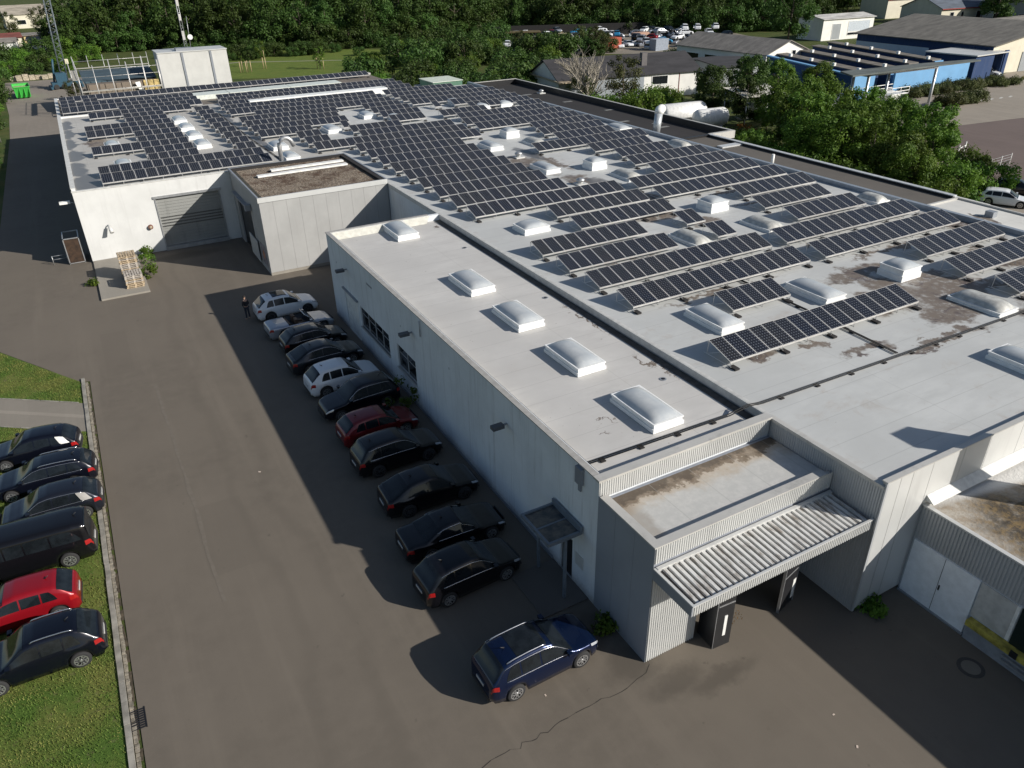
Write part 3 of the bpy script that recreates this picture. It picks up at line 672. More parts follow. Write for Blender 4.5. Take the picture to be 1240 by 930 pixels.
# curved vent pipe
e = empty('vent_pipe', (15.6, 71.95, 6.0), 0, 'curved grey metal vent pipe standing on the roof behind the gravel roof', 'vent pipe')
pts = [(0,0,-.1),(0,0,1.15)]+[(.45-.45*math.cos(a), 0, 1.15+.45*math.sin(a)) for a in (.3,.7,1.1,1.57,2.0,2.5)]+[(.98,0,1.05)]
mb = MB(); mb.tube([(a*1.35,b,c*1.45) for a,b,c in pts], .2, 12); mb.build('pipe', M_steel, e)

# ---- gravel roofed block ------------------------------------------------------
gb = empty('gravel_roof_block', (16, 66, 0), 0, 'white clad block with a brown gravel roof beside the roller door', 'building block')
mb = MB()
mb.box(10.8, 21.42, 60.45, 60.6, 0, 6.1); mb.box(10.8, 10.95, 60.6, 64.6, 0, 6.1); mb.box(10.8, 10.95, 70.2, 71.75, 0, 6.1); mb.box(10.8, 10.95, 64.6, 70.2, 4.55, 6.1); mb.box(11.6, 11.7, 60.6, 71.7, 0, 6.0)
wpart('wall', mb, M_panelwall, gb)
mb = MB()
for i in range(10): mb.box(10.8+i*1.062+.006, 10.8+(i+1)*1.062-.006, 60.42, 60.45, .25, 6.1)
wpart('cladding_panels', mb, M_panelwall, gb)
mb = MB(); mb.box(10.8, 21.4, 60.43, 60.45, 0, .24); wpart('plinth', mb, M_conc, gb)
t = NT('roof_gravel'); c = t.coord(); f = t.noise(c, 9, 6, .75); b = t.noise(c, .7, 4, .65)
gm = t.mix(t.ramp(f, .4, .62), (.075,.055,.04), (.33,.28,.22)); b2 = t.noise(c, 2.2, 5, .7); gm = t.mix(t.math('MULTIPLY', t.ramp(b, .45, .62), t.ramp(b2, .35, .55)), gm, (.075,.045,.03)); t.bump(f, 1, .05); t.set(gm, .95)
mb = MB()
rr = random.Random(5)
mb.box(10.96, 21.42, 60.62, 71.7, 5.95, 6.14)
for _ in range(9000):
    x, y, s = rr.uniform(11.1,21.1), rr.uniform(60.75,71.4), rr.uniform(.02,.05); n = len(mb.v)
    mb.v += [(x-s,y,6.14),(x,y-s,6.14),(x+s,y,6.14),(x,y+s,6.14),(x,y,6.14+s*1.1)]
    for i in range(4): mb.face((n+i, n+(i+1)%4, n+4))
wpart('roof', mb, t.m, gb)
mb = MB(); ring(mb, 10.74, 21.44, 60.40, 71.76, .14, 6.1, 6.36, 'SNWE'); wpart('parapet', mb, M_dgrey, gb)
mb = MB(); mb.box(10.72, 21.4, 60.36, 60.42, 5.98, 6.37); wpart('coping', mb, M_lgrey, gb)
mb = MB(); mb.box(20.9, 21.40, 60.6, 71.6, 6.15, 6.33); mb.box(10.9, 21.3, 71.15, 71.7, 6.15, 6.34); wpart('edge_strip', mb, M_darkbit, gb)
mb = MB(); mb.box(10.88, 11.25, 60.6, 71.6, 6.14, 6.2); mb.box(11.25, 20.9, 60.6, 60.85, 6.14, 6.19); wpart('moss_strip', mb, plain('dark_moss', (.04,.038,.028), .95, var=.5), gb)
mb = MB(); mb.box(10.98, 11.02, 64.6, 70.2, 0, 4.5); wpart('dark_doorway', mb, M_black, gb)
mb = MB(); mb.box(10.45, 10.8, 64.2, 70.4, 4.55, 4.68); mb.box(10.3, 10.75, 64.0, 64.5, 4.5, 5.0); wpart('door_canopy', mb, M_dgrey, gb)
mb = MB(); mb.box(10.62, 10.68, 63.4, 66.3, .3, 2.1); wpart('door_leaf', mb, M_lgrey, gb)
mb = MB(); mb.box(10.77, 10.79, 61.2, 62.9, .5, 2.2); wpart('poster', mb, plain('faded_poster', (.22,.2,.22), .6, var=.4), gb)
mb = MB(); mb.tube([(10.785,62.0,1.35),(10.765,62.0,1.35)], .36, 18); wpart('poster_spot', mb, plain('poster_orange', (.45,.19,.10), .6), gb)
for (x0, x1, y0), lab in (((12.4,20.4,67.4),'nearer of the two long white beams lying on the gravel roof'),((13.9,20.5,68.9),'farther of the two long white beams lying on the gravel roof')):
    mb = MB(); mb.box(0, x1-x0, 0, .55, 0, .14); o = mb.build('white_beam', M_trim); o.location = (x0, y0, 6.2); o.rotation_euler = (0,0,.02); tag(o, lab, 'beam', 'white beams on the gravel roof')

# ---- side wing ---------------------------------------------------------------
sw = empty('side_wing', (17, 34, 0), 0, 'long low white side wing with five skylights beside the parked cars', 'side wing')
mb = MB(); X0 = 13.05
mb.box(X0, 21.40, 17.66, 50.3, 0, 0.01)
def wall_with_holes(mb, x0, x1, y0, y1, z0, z1, holes):
    """wall slab along Y with rectangular holes (ya,yb,za,zb)"""
    ys = sorted({y0, y1, *[h[0] for h in holes], *[h[1] for h in holes]})
    for a, b in zip(ys, ys[1:]):
        hs = sorted([h for h in holes if h[0] <= a and h[1] >= b], key=lambda h: h[2]); z = z0
        for h in hs:
            if h[2] > z: mb.box(x0, x1, a, b, z, h[2])
            z = h[3]
        if z < z1: mb.box(x0, x1, a, b, z, z1)
wall_with_holes(mb, X0, X0+.3, 17.66, 50.3, 0.01, 6.05, [(39.3,44.4,1.4,2.85),(35.2,37.95,1.4,2.9),(44.9,47.5,0.01,2.95),(19.25,20.1,0.01,2.1)])
mb.box(X0+.3, 21.4, 50.0, 50.3, 0.01, 6.05); mb.box(X0+.3, 21.4, 17.66, 17.9, .01, 5.55); mb.box(X0+1.2, X0+1.3, 17.9, 50, .01, 5.5)
wpart('wall', mb, M_side, sw)
mb = MB(); mb.box(X0+.3, 21.39, 17.9, 50.0, 5.5, 5.64); wpart('roof', mb, M_low, sw)
mb = MB(); mb.box(X0-.05, X0+.22, 17.6, 50.36, 6.05, 6.10); mb.box(X0+.22, 20.6, 50.1, 50.36, 6.05, 6.10); wpart('coping', mb, plain('dull_coping', (.34,.33,.31), .5), sw)
mb = MB(); mb.poly([(X0+.3,50.0,6.06),(20.7,50.0,6.06),(20.2,49.55,5.65),(X0+.5,49.55,5.65)][::-1]); mb.poly([(X0+.3,50.0,6.06),(X0+.3,18,6.06),(X0+.62,18,5.65),(X0+.62,49.6,5.65)][::-1]); wpart('upstand', mb, plain('cream_upstand', (.55,.54,.48), .6), sw)
mb = MB(); mb.box(20.98, 21.38, 17.95, 49.9, 5.645, 5.66); wpart('gutter_strip', mb, plain('dark_gutter', (.06,.055,.05), .5, var=.5), sw)  # dark strip along the foot of the main roof edge
def strip_window(name, y0, y1, z0, z1, n, parent, brown=False):
    w = empty(name, (X0+.12, (y0+y1)/2, (z0+z1)/2)); w.parent = parent; w.location = Vector((X0+.12, (y0+y1)/2, (z0+z1)/2))-Vector(parent.location)
    L = y1-y0; H = z1-z0; mb = MB(); mb.box(-.04,.04,-L/2,L/2,-H/2,-H/2+.07); mb.box(-.04,.04,-L/2,L/2,H/2-.07,H/2)
    for i in range(n+1): y = -L/2+L*i/n; mb.box(-.045,.045,max(-L/2,y-.05),min(L/2,y+.05),-H/2+.07,H/2-.07)
    for i in range(n): y = -L/2+L*(i+.5)/n; mb.box(-.02,.02,y-L/n*.42,y+L/n*.42,H*.12,H*.16)
    mb.build('frame', M_winframe, w)
    mb = MB(); mb.box(-.01,.01,-L/2+.03,L/2-.03,-H/2+.05,H/2-.05); mb.build('pane', M_glass, w)
    mb = MB(); mb.box(-.22,-.05,-L/2-.05,L/2+.05,-H/2-.06,-H/2); mb.build('sill', M_coping, w)
    return w
strip_window('window', 39.3, 44.4, 1.4, 2.85, 4, sw); strip_window('window', 35.2, 37.95, 1.4, 2.9, 2, sw)
mb = MB(); mb.box(X0+.05, X0+.10, 44.9, 47.5, .01, 2.95); wpart('loading_door', mb, M_trim, sw)
mb = MB(); mb.box(X0-.14, X0, 44.7, 47.7, 2.96, 3.06); wpart('door_header', mb, M_dgrey, sw)
mb = MB(); mb.box(X0+.08, X0+.13, 19.25, 20.1, .01, 2.1); wpart('entrance_door', mb, M_black, sw)
mb = MB(); mb.box(X0-.03, X0+.0, 18.45, 19.0, 1.15, 1.75); wpart('notice_board', mb, M_lgrey, sw)
mb = MB(); mb.box(X0-.16, X0-.002, 18.6, 19.0, 5.25, 5.98); mb.box(X0-.08, X0-.01, 18.72, 18.88, 4.9, 5.25); wpart('rain_hopper', mb, M_dgrey, sw)
mb = MB(); mb.tube([(X0-.06,33.95,5.9),(X0-.06,33.95,5.0)], .03, 6); wpart('cable_pipe', mb, M_grey, sw)
mb = MB()
for i,(y,zt_) in enumerate(((41.5,5.0),(37,4.3),(48.6,4.4),(30.5,4.6))): mb.box(X0-.012, X0-.002, y, y+.05+.9*(i==0), zt_, zt_+.12)
wpart('scuff_marks', mb, plain('scuff', (.26,.28,.30)), sw)
for y, lab in ((46.35,'dark wall lamp on the side wing above the white loading door'),(35.27,'dark wall lamp on the side wing above the small two pane window'),(24.56,'dark wall lamp on the side wing nearest the glass porch')):
    e = empty('wall_lamp', (X0, y, 4.7), 0, lab, 'wall lamp', 'wall lamps on the side wing')
    mb = MB(); mb.box(-.35,0,-.04,.04,-.03,.03); mb.build('arm', M_dgrey, e); mb = MB(); mb.box(-.75,-.2,-.16,.16,-.10,.07); mb.build('lamp_head', plain('dark_lamp_grey', (.10,.105,.115), .5), e)
# plinth dirt line
mb = MB(); mb.box(X0-.035, X0, 20.7, 44.9, 0, .16); mb.box(X0-.035, X0, 47.6, 50.3, 0, .16); wpart('plinth', mb, M_dgrey, sw)

# porch by the side wing
M_porch = plain('porch_frame_grey', (.17,.20,.235), .45, .2)
pc = empty('glass_porch', (12.2, 19.5, 0), 0, 'small glass porch roof on two posts over the side door of the wing', 'porch')
mb = MB(); ring(mb, 11.45, 13.0, 18.5, 20.6, .10, 3.0, 3.16, 'SNWE'); mb.box(11.45, 13.0, 19.5, 19.58, 3.02, 3.10); mb.box(12.9, 13.0, 18.5, 20.6, 3.16, 3.36); wpart('frame', mb, M_porch, pc)
t = NT('dirty_porch_glass'); c = t.coord(); f = t.noise(c, 2.2, 6, .7); t.set(t.mix(t.ramp(f, .35, .7), (.035,.045,.055), (.17,.15,.125)), .2, 0, .5)
mb = MB(); mb.box(11.55, 12.9, 18.6, 20.5, 3.05, 3.09); wpart('roof_pane', mb, t.m, pc)
for y in (18.55, 20.55):
    mb = MB(); mb.box(12.19, 12.29, y-.06, y+.06, 0.05, 3.0); wpart('post', mb, M_porch, pc)
mb = MB(); mb.box(10.95, 13.03, 18.0, 20.65, 0, .05); wpart('slab', mb, mat_asphalt('porch_slab', (.11,.10,.09)), pc)

# ---- entrance block and canopy -------------------------------------------------
eb = empty('entrance_block', (17, 16, 0), 0, 'grey metal clad entrance block with a stained flat roof', 'entrance block')
mb = MB(); mb.box(13.07, 21.38, 17.50, 17.62, 0, 5.2); mb.box(13.07, 13.2, 14.42, 17.5, 0, 5.2); mb.box(13.2, 15.3, 14.42, 14.55, 0, 5.2); mb.box(15.18, 15.3, 14.55, 17.5, 0, 4.4); mb.box(15.3, 21.38, 14.42, 14.55, 4.3, 5.2)
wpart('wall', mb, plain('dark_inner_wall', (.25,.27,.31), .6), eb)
mb = MB(); mb.box(13.04, 13.068, 14.4, 17.64, 0, 5.42)
for y in (15.5, 16.6): mb.box(13.03, 13.04, y-.015, y+.015, 0, 5.42)
wpart('side_cladding', mb, plain('slate_grey_cladding', (.29,.315,.35), .5, .1, var=.05, scale=.4), eb)
mb = MB(); mb.corr((13.05,14.40,.02),(1,0,0),(0,0,1),(0,-1,0),2.27,4.3,.10,.025); wpart('ribbed_wall', mb, M_lgrey, eb)
mb = MB(); mb.corr((13.05,14.40,4.72),(1,0,0),(0,0,1),(0,-1,0),8.33,.70,.10,.025); wpart('ribbed_fascia', mb, M_lgrey, eb)
mb = MB(); mb.corr((13.05,17.64,5.28),(1,0,0),(0,0,1),(0,-1,0),8.33,.74,.10,.025); wpart('ribbed_fascia', mb, M_lgrey, eb)
mb = MB(); mb.box(12.98, 21.38, 17.56, 17.95, 6.03, 6.125); mb.box(X0+.05, 21.36, 17.68, 17.9, 5.6, 6.03); wpart('coping', mb, M_coping, eb)
mb = MB(); mb.box(12.99, 13.32, 14.36, 17.5, 5.42, 5.48); mb.box(13.32, 21.05, 14.36, 14.70, 5.42, 5.48); mb.box(13.25, 21.05, 14.46, 14.66, 5.2, 5.42); mb.box(13.1, 13.28, 14.6, 17.5, 5.2, 5.42); mb.box(21.05,21.38,14.42,14.62,5.1,5.34); wpart('coping', mb, M_coping, eb)
t = NT('entrance_roof_membrane'); c = t.coord(); s = t.sep(c); w_ = t.noise(c, 1.1, 5, .7); nn = t.noise(c, 3, 5, .7)
yy = t.math('ADD', s[1], t.math('MULTIPLY', t.math('SUBTRACT', w_, .5), 2.2)); m1 = t.ramp(yy, 16.85, 16.98)
xx = t.math('ADD', s[0], t.math('MULTIPLY', t.math('SUBTRACT', w_, .5), 1.5)); m2 = t.ramp(xx, 14.2, 13.7); m3 = t.ramp(yy, 16.2, 16.9)
a = t.mix(t.ramp(nn, .35, .7), (.46,.46,.44), (.53,.525,.50)); a = t.mix(t.math('MULTIPLY', m3, .6), a, (.40,.31,.21)); m4 = t.ramp(yy, 17.05, 17.3); a = t.mix(t.math('MULTIPLY', t.math('MAXIMUM', m1, t.math('MULTIPLY', m2, .5)), t.ramp(nn, .3, .6, .6, .95)), a, (.17,.13,.09)); a = t.mix(t.math('MULTIPLY', m4, .7), a, (.055,.042,.032))
l = t.ramp(t.math('ABSOLUTE', t.math('SUBTRACT', t.math('FRACT', t.math('DIVIDE', s[0], 1.9)), .5)), .485, .497); a = t.mix(t.math('MULTIPLY', l, .4), a, (.3,.3,.28)); t.set(a, .6)
mb = MB(); mb.box(13.2, 21.38, 14.55, 17.5, 4.95, 5.2); wpart('roof', mb, t.m, eb)
cn = empty('entrance_canopy', (17.2, 13.4, 0), 0, 'projecting canopy with a ribbed dirty metal roof in front of the entrance', 'canopy')
mb = MB(); mb.corr((13.06,12.42,4.13),(1,0,0),(0,0,1),(0,-1,0),8.32,.42,.10,.022); wpart('front_fascia', mb, M_lgrey, cn)
mb = MB(); mb.box(13.0, 21.38, 12.38, 12.46, 4.55, 4.60); mb.box(13.0, 13.10, 12.46, 14.36, 4.55, 4.60); mb.box(13.10,21.38,14.22,14.36,4.5,4.62); wpart('coping', mb, M_lgrey, cn)
mb = MB(); mb.box(13.0, 13.06, 12.42, 14.38, 4.12, 4.55); mb.box(13.06, 21.36, 12.43, 12.5, 4.13, 4.5); wpart('side_fascia', mb, M_dgrey, cn)
mb = MB(); n = 34; p = (21.3-13.2)/n
for i in range(n):
    x = 13.2+i*p; prof = [(0,0),(.30*p,0),(.38*p,.07),(.88*p,.07),(.97*p,0),(p,0)]
    for (a, za), (b, zb_) in zip(prof, prof[1:]):
        mb.quad((x+a,12.46,4.43+za),(x+b,12.46,4.43+zb_),(x+b,14.22,4.50+zb_),(x+a,14.22,4.50+za), 1 if za == zb_ == 0 else 0)
t = NT('ribbed_roof_metal'); c = t.coord(); f = t.noise(t.scale(c, (1, .3, 1)), 4, 5, .7); t.set(t.mix(t.ramp(f, .45, .7), (.62,.62,.60), (.26,.23,.20)), .5)
t2 = NT('ribbed_roof_grime'); c = t2.coord(); f = t2.noise(t2.scale(c, (1, .5, 1)), 2.2, 5, .7); t2.set(t2.mix(t2.ramp(f, .35, .65), (.015,.014,.013), (.12,.105,.09)), .8)
wpart('ribbed_roof', mb, [t.m, t2.m], cn)
mb = MB(); mb.box(13.1, 21.3, 12.55, 14.3, 4.30, 4.36); wpart('soffit', mb, M_dgrey, cn)
# recess behind the canopy
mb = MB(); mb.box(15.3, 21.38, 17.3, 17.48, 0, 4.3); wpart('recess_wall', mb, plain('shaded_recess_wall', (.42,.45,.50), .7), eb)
# black entrance pylon and open leaf
ep = empty('entrance_pylon', (15.95, 13.6, 0), math.radians(-4), 'black box like entrance pylon with a white slot beside the ribbed wall', 'pylon')
mb = MB(); mb.box(-.38, .38, -.0, .9, 0, 3.6); mb.build('body', plain('black_panel', (.022,.023,.025), .3), ep)
mb = MB(); mb.box(-.03, .10, -.02, 0, .55, 1.55); mb.build('slot_sign', M_trim, ep)
mb = MB(); mb.box(-.36, .36, -.015, -.002, 2.1, 2.14); mb.box(-.395,-.38,0,.02,0,3.6); mb.build('joint', M_steel, ep)
lf = empty('entrance_gate_leaf', (18.98, 13.72, 0), math.radians(14), 'open black door leaf with a bright metal edge under the canopy', 'door leaf')
mb = MB(); mb.box(0, 1.0, -.03, .05, 0, 3.4); mb.build('panel', M_black, lf)
mb = MB(); mb.box(1.0, 1.04, -.05, .06, 0, 3.4); mb.box(-.03, 0, -.05, .06, 0, 3.4); mb.box(.0, 1.0, -.04, -.03, 1.7, 1.74); mb.build('frame', M_steel, lf)
mb = MB(); mb.box(.78, .98, -.045, -.032, .25, 1.2); mb.build('reflector_plate', M_trim, lf)
mb = MB(); rr = random.Random(3)
for _ in range(120):
    x, y = rr.uniform(16.75, 17.7), rr.uniform(14.1, 14.9); s = rr.uniform(.02,.06); mb.poly([(x,y,.02),(x+s,y+s*.4,.05),(x+s*.3,y+s,.03)])
tag(mb.build('dry_leaves', plain('dry_leaf', (.30,.17,.06), .9, var=.4)), 'drift of dry brown leaves beside the entrance pylon', 'leaf litter', kind='stuff')

# ---- right wing ----------------------------------------------------------------
rwg = empty('right_wing', (30, 6, 0), 0, 'low right wing with white dock doors and a mossy dirty flat roof', 'building wing')
mb = MB(); mb.box(24.16, 45, -12, 12.3, .0, 4.1); wpart('wall', mb, M_white if False else mat_wall('dock_wall', (.50,.53,.56), .3), rwg)
mb = MB(); mb.corr((24.15,12.28,2.68),(0,-1,0),(0,0,1),(-1,0,0),24,1.5,.13,.03); wpart('ribbed_fascia', mb, M_grey, rwg)
mb = MB(); mb.box(24.08, 24.26, -12, 12.3, 4.18, 4.24); wpart('coping', mb, M_lgrey, rwg)
t = NT('mossy_roof'); c = t.coord(); s = t.sep(c)
nn = t.noise(c, .75, 6, .7, .4); n2 = t.noise(c, 2.4, 6, .75); n3 = t.noise(c, 7, 4, .7)
a = t.mix(t.ramp(n2, .35, .65), (.42,.39,.34), (.30,.25,.19))
msk = stains(t, c, [(26.6,8.4,2.0,3.4),(29.5,8.2,2.6,1.8),(27.5,10.3,2.2,.9),(29.5,4.5,4,3)], .35, .8, 1.6)
dirt = t.mix(t.ramp(n2, .4, .62), (.05,.04,.028), (.19,.13,.055)); dirt = t.mix(t.ramp(n3, .5, .7), dirt, (.06,.05,.04))
a = t.mix(t.math('MULTIPLY', msk, t.ramp(nn, .30, .5, .25, 1)), a, dirt); t.bump(n3, .8, .04)
a = t.mix(t.ramp(t.math('ADD', s[1], t.math('MULTIPLY', s[0], .18)), 16.2, 16.6), a, (.62,.61,.58)); t.set(a, .85)
mb = MB(); mb.box(24.26, 45, -12, 12.29, 4.1, 4.2); wpart('roof', mb, t.m, rwg)
mb = MB(); mb.box(24.10, 24.16, 9.55, 12.2, .05, 2.62)
dk = wpart('dock_door', mb, plain('dock_door_white', (.84,.88,.92), .45, var=.06), rwg)
mb = MB(); mb.box(24.09,24.10,10.875,10.887,.05,2.62); mb.box(24.07,24.10,10.78,10.83,1.15,1.38); wpart('door_handle', mb, M_black, dk)
mb = MB(); mb.box(24.12, 24.16, 8.2, 9.5, 1.05, 2.60); wpart('shutter', mb, plain('dock_shutter', (.50,.50,.48), .7, var=.15), rwg)
mb = MB(); mb.box(24.06, 24.16, 8.08, 8.2, 1.05, 2.64); wpart('jamb', mb, M_trim, rwg)
mb = MB(); mb.box(24.12, 24.155, 5.5, 8.05, .95, 2.62); wpart('dark_opening', mb, plain('dock_inside', (.012,.022,.02), .3), rwg)
ds = empty('dock_ramp', (24.0, 7, 0), 0, 'concrete loading dock edge with a dirty yellow bumper beam', 'loading dock')
mb = MB(); mb.box(23.98, 24.155, 3, 9.45, 0, .72); wpart('dock_base', mb, plain('dock_concrete', (.26,.28,.31), .85), ds)
mb = MB(); mb.box(23.86, 24.15, 3, 9.45, .78, .95); mb.box(23.84,23.86,3,9.45,.72,.95); wpart('bumper_beam', mb, plain('worn_yellow', (.36,.31,.06), .7, var=.45), ds)
mb = MB(); mb.box(23.80, 23.86, 7.55, 7.8, .74, 1.0); wpart('latch', mb, M_black, ds)
for z_ in (.28, .48):
    mb = MB(); mb.box(23.86, 23.97, 3, 8.0, z_, z_+.05); wpart('rail', mb, M_steel, ds)
mb = MB(); mb.box(24.02, 24.155, 9.5, 12.25, 0, .06); wpart('plinth', mb, M_dgrey, rwg)
# unseen tall block right of the view, added and sized to shade the facade
ru = empty('unseen_shadow_block', (30.1, 8.2, 4.2), 0, 'unseen tall grey block added on the right wing roof to shade the facade', 'shadow caster')
mb = MB(); mb.box(-.5, .5, -.52, .52, 0, 5.7); mb.build('casing', M_lgrey, ru); mb = MB(); mb.box(-.52,.52,-.54,.54,5.7,5.8); mb.build('cap', M_grey, ru)
# ================================================================== CARS
def lerp(a, b, t): return a+(b-a)*t
def pw(pts, x):
    if x <= pts[0][0]: return pts[0][1]
    for (a, va), (b, vb) in zip(pts, pts[1:]):
        if x <= b:
            t = (x-a)/(b-a) if b > a else 0; t = t*t*(3-2*t)*.35+t*.65; return lerp(va, vb, t)
    return pts[-1][1]
_paint = {}
def paint(name, colr, metal=.25, rough=.28):
    if name not in _paint:
        t = NT(name); t.set(colr, rough, metal, .35, .6); _paint[name] = t.m
    return _paint[name]
M_tyre = plain('tyre_rubber', (.022,.022,.023), .85); M_rim = plain('alloy_rim', (.55,.56,.57), .3, .8); M_rimd = plain('dark_rim', (.10,.10,.105), .4, .6)
M_redl = plain('tail_lamp_red', (.30,.010,.010), .2, 0, .6, .6); M_headl = plain('headlamp', (.55,.58,.62), .1, .2, .8, 1.0)
M_chrome = plain('chrome_trim', (.62,.63,.65), .22, .9, var=.04); M_plast = plain('black_plastic', (.025,.025,.027), .6); M_plate = plain('number_plate', (.48,.48,.47), .5)
M_int = plain('car_interior', (.03,.028,.026), .8); M_seat = plain('tan_leather', (.10,.06,.04), .6)

def wheel_meshes(r=.34, w=.23, dark=False):
    key = ('w', r, w, dark)
    if key in _sk: return _sk[key]
    mb = MB(); seg = 26; prof = [(-w/2, r*.66), (-w/2, r*.93), (-w*.38, r), (w*.38, r), (w/2, r*.93), (w/2, r*.66)]
    for y, q in prof:
        for k in range(seg): a = 2*math.pi*k/seg; mb.v.append((q*math.cos(a), y, q*math.sin(a)))
    for i in range(len(prof)-1):
        for k in range(seg): a, b = i*seg+k, i*seg+(k+1) % seg; mb.face((a, b, b+seg, a+seg), 0, True)
    rm = MB()
    for k in range(5):
        a = 2*math.pi*k/5; c, s = math.cos(a), math.sin(a); M = Matrix.Rotation(a, 4, 'Y')
        for off in (-.055, .055):
            rm.box(off-.02, off+.02, -w/2-.004, -w/2+.03, 0, r*.64, 0, M)
            rm.box(off-.02, off+.02, w/2-.03, w/2+.004, 0, r*.64, 0, M)
    def rg(q0, q1, y):
        n = len(rm.v)
        for q in (q0, q1):
            for k in range(seg): a = 2*math.pi*k/seg; rm.v.append((q*math.cos(a), y, q*math.sin(a)))
        for k in range(seg): a, b = n+k, n+(k+1) % seg; rm.face((a, b, b+seg, a+seg), 0)
    for y in (-w/2-.006, w/2+.006): rg(r*.58, r*.69, y)
    for y, yy in ((-w/2+.05, 1), (w/2-.05, 1)):
        n = len(rm.v)
        for k in range(seg): a = 2*math.pi*k/seg; rm.v.append((r*.62*math.cos(a), y, r*.62*math.sin(a)))
        rm.face(range(n, n+seg), 1)
    rm.tube([(0,-w/2-.01,0),(0,w/2+.01,0)], r*.14, 10)
    out = []
    for nm, m_, mats in (('tyre', mb, [M_tyre]), ('rim', rm, [M_rimd if dark else M_rim, M_black])):
        me = bpy.data.meshes.new(nm); me.from_pydata(m_.v, [], m_.f); [me.materials.append(q) for q in mats]
        me.polygons.foreach_set('material_index', m_.mi); me.polygons.foreach_set('use_smooth', m_.sm); out.append(me)
    _sk[key] = out; return out

KINDS = {
 'suv':   dict(L=4.55, W=1.84, H=1.74, belt=1.05, hood=1.03, tb=1.10, xrb=.12, xrr=.62, xrf=2.05, xwb=1.22, r=.36, g=.24, wb=2.72, fo=.88),
 'xover': dict(L=4.40, W=1.82, H=1.68, belt=1.02, hood=.99, tb=1.08, xrb=.14, xrr=.72, xrf=2.00, xwb=1.14, r=.35, g=.22, wb=2.65, fo=.86),
 'hatch': dict(L=4.27, W=1.79, H=1.52, belt=.94, hood=.91, tb=1.01, xrb=.14, xrr=.66, xrf=1.85, xwb=1.06, r=.32, g=.18, wb=2.62, fo=.84),
 'estate':dict(L=4.60, W=1.82, H=1.48, belt=.90, hood=.87, tb=.98, xrb=.10, xrr=.55, xrf=2.05, xwb=1.18, r=.33, g=.18, wb=2.72, fo=.88),
 'sedan': dict(L=4.75, W=1.83, H=1.44, belt=.90, hood=.86, tb=.98, xrb=.85, xrr=1.60, xrf=2.25, xwb=1.32, r=.33, g=.17, wb=2.84, fo=.84, trunk=1),
 'coupe': dict(L=4.65, W=1.86, H=1.65, belt=1.03, hood=.99, tb=1.12, xrb=.28, xrr=1.15, xrf=2.1, xwb=1.22, r=.36, g=.22, wb=2.78, fo=.86, trunk=1),
 'van':   dict(L=5.00, W=1.93, H=1.96, belt=1.12, hood=1.12, tb=1.18, xrb=.05, xrr=.20, xrf=1.35, xwb=.62, r=.36, g=.22, wb=3.0, fo=.94),
 'conv':  dict(L=4.55, W=1.85, H=1.30, belt=.90, hood=.86, tb=.96, xrb=1.1, xrr=1.6, xrf=2.0, xwb=1.42, r=.34, g=.16, wb=2.66, fo=.88, trunk=1, open=1),
}
def car_shape(P):
    L, W, H = P['L'], P['W'], P['H']; h = L/2
    op = P.get('open')
    tr = [( -h, .62), (-h+.05, P['tb']-.10), (-h+.12, P['tb'])]
    if P.get('trunk'): tr += [(-h+P['xrb']*.5, P['tb']+.02)]
    xr0, xr1 = -h+P['xrb'], -h+P['xrr']
    if op: roof = [(xr0, P['tb']), (h-P['xwb']-.1, P['tb']-.03)]
    else: roof = [(xr0, P['tb']+.02), (xr1-.06, H-.13), (xr1+.12, H-.065), (xr1+.45, H-.02), (xr1+1.0, H), (h-P['xrf']-.35, H-.005), (h-P['xrf'], H-.07)]
    fr = [(h-P['xwb'], P['hood']+.03), (h-P['xwb']+.12, P['hood']), (h-.55, P['hood']-.07), (h-.22, P['hood']-.17), (h-.06, P['hood']-.32), (h, .50)]
    top = tr+roof+fr
    wid = [(-h, .70), (-h+.04, .80), (-h+.12, .88), (-h+.30, .95), (-h+.8, 1), (h-1.1, 1), (h-.5, .955), (h-.22, .88), (h-.07, .76), (h, .62)]
    ax = (h-P['fo'], h-P['fo']-P['wb'])
    return top, wid, ax
def ring_at(P, S, x):
    top, wid, ax = S; zt = pw(top, x); w = P['W']/2*pw(wid, x)
    zb = min(P['belt']+.05*(-x/P['L']*2)*.6, zt-.035); g = P['g']+ (.10 if abs(x) > P['L']/2-.12 else 0)
    ar = P['r']+.065; zs = g
    for a in ax:
        d = abs(x-a)
        if d < ar: zs = max(zs, P['r']+math.sqrt(ar*ar-d*d)*1.0)
    zs = min(zs, zb-.08)
    cab = max(0, min(1, (zt-zb)/(P['H']-P['belt'])))
    wt = w*lerp(.90, .735 if P['L'] < 5 or P['H'] < 1.8 else .86, cab)
    pts = [(w*.80, zs if zs > g+.02 else g), (w*.965, lerp(zs, zb, .02)), (w*.995, lerp(zs, zb, .30)), (w*1.0, lerp(zs, zb, .62)), (w*.985, lerp(zs, zb, .86)), (w*.955, zb)]
    z6 = lerp(zb, zt, .82) if cab > .15 else lerp(zb, zt, .7)
    pts += [(lerp(w*.955, wt, .5), lerp(zb, z6, .5)), (wt, z6), (wt*.93, lerp(z6, zt, .72)), (wt*.7, lerp(z6, zt, .98)), (wt*.35, zt+.008), (0, zt+.012)]
    return pts, zb, zt, cab
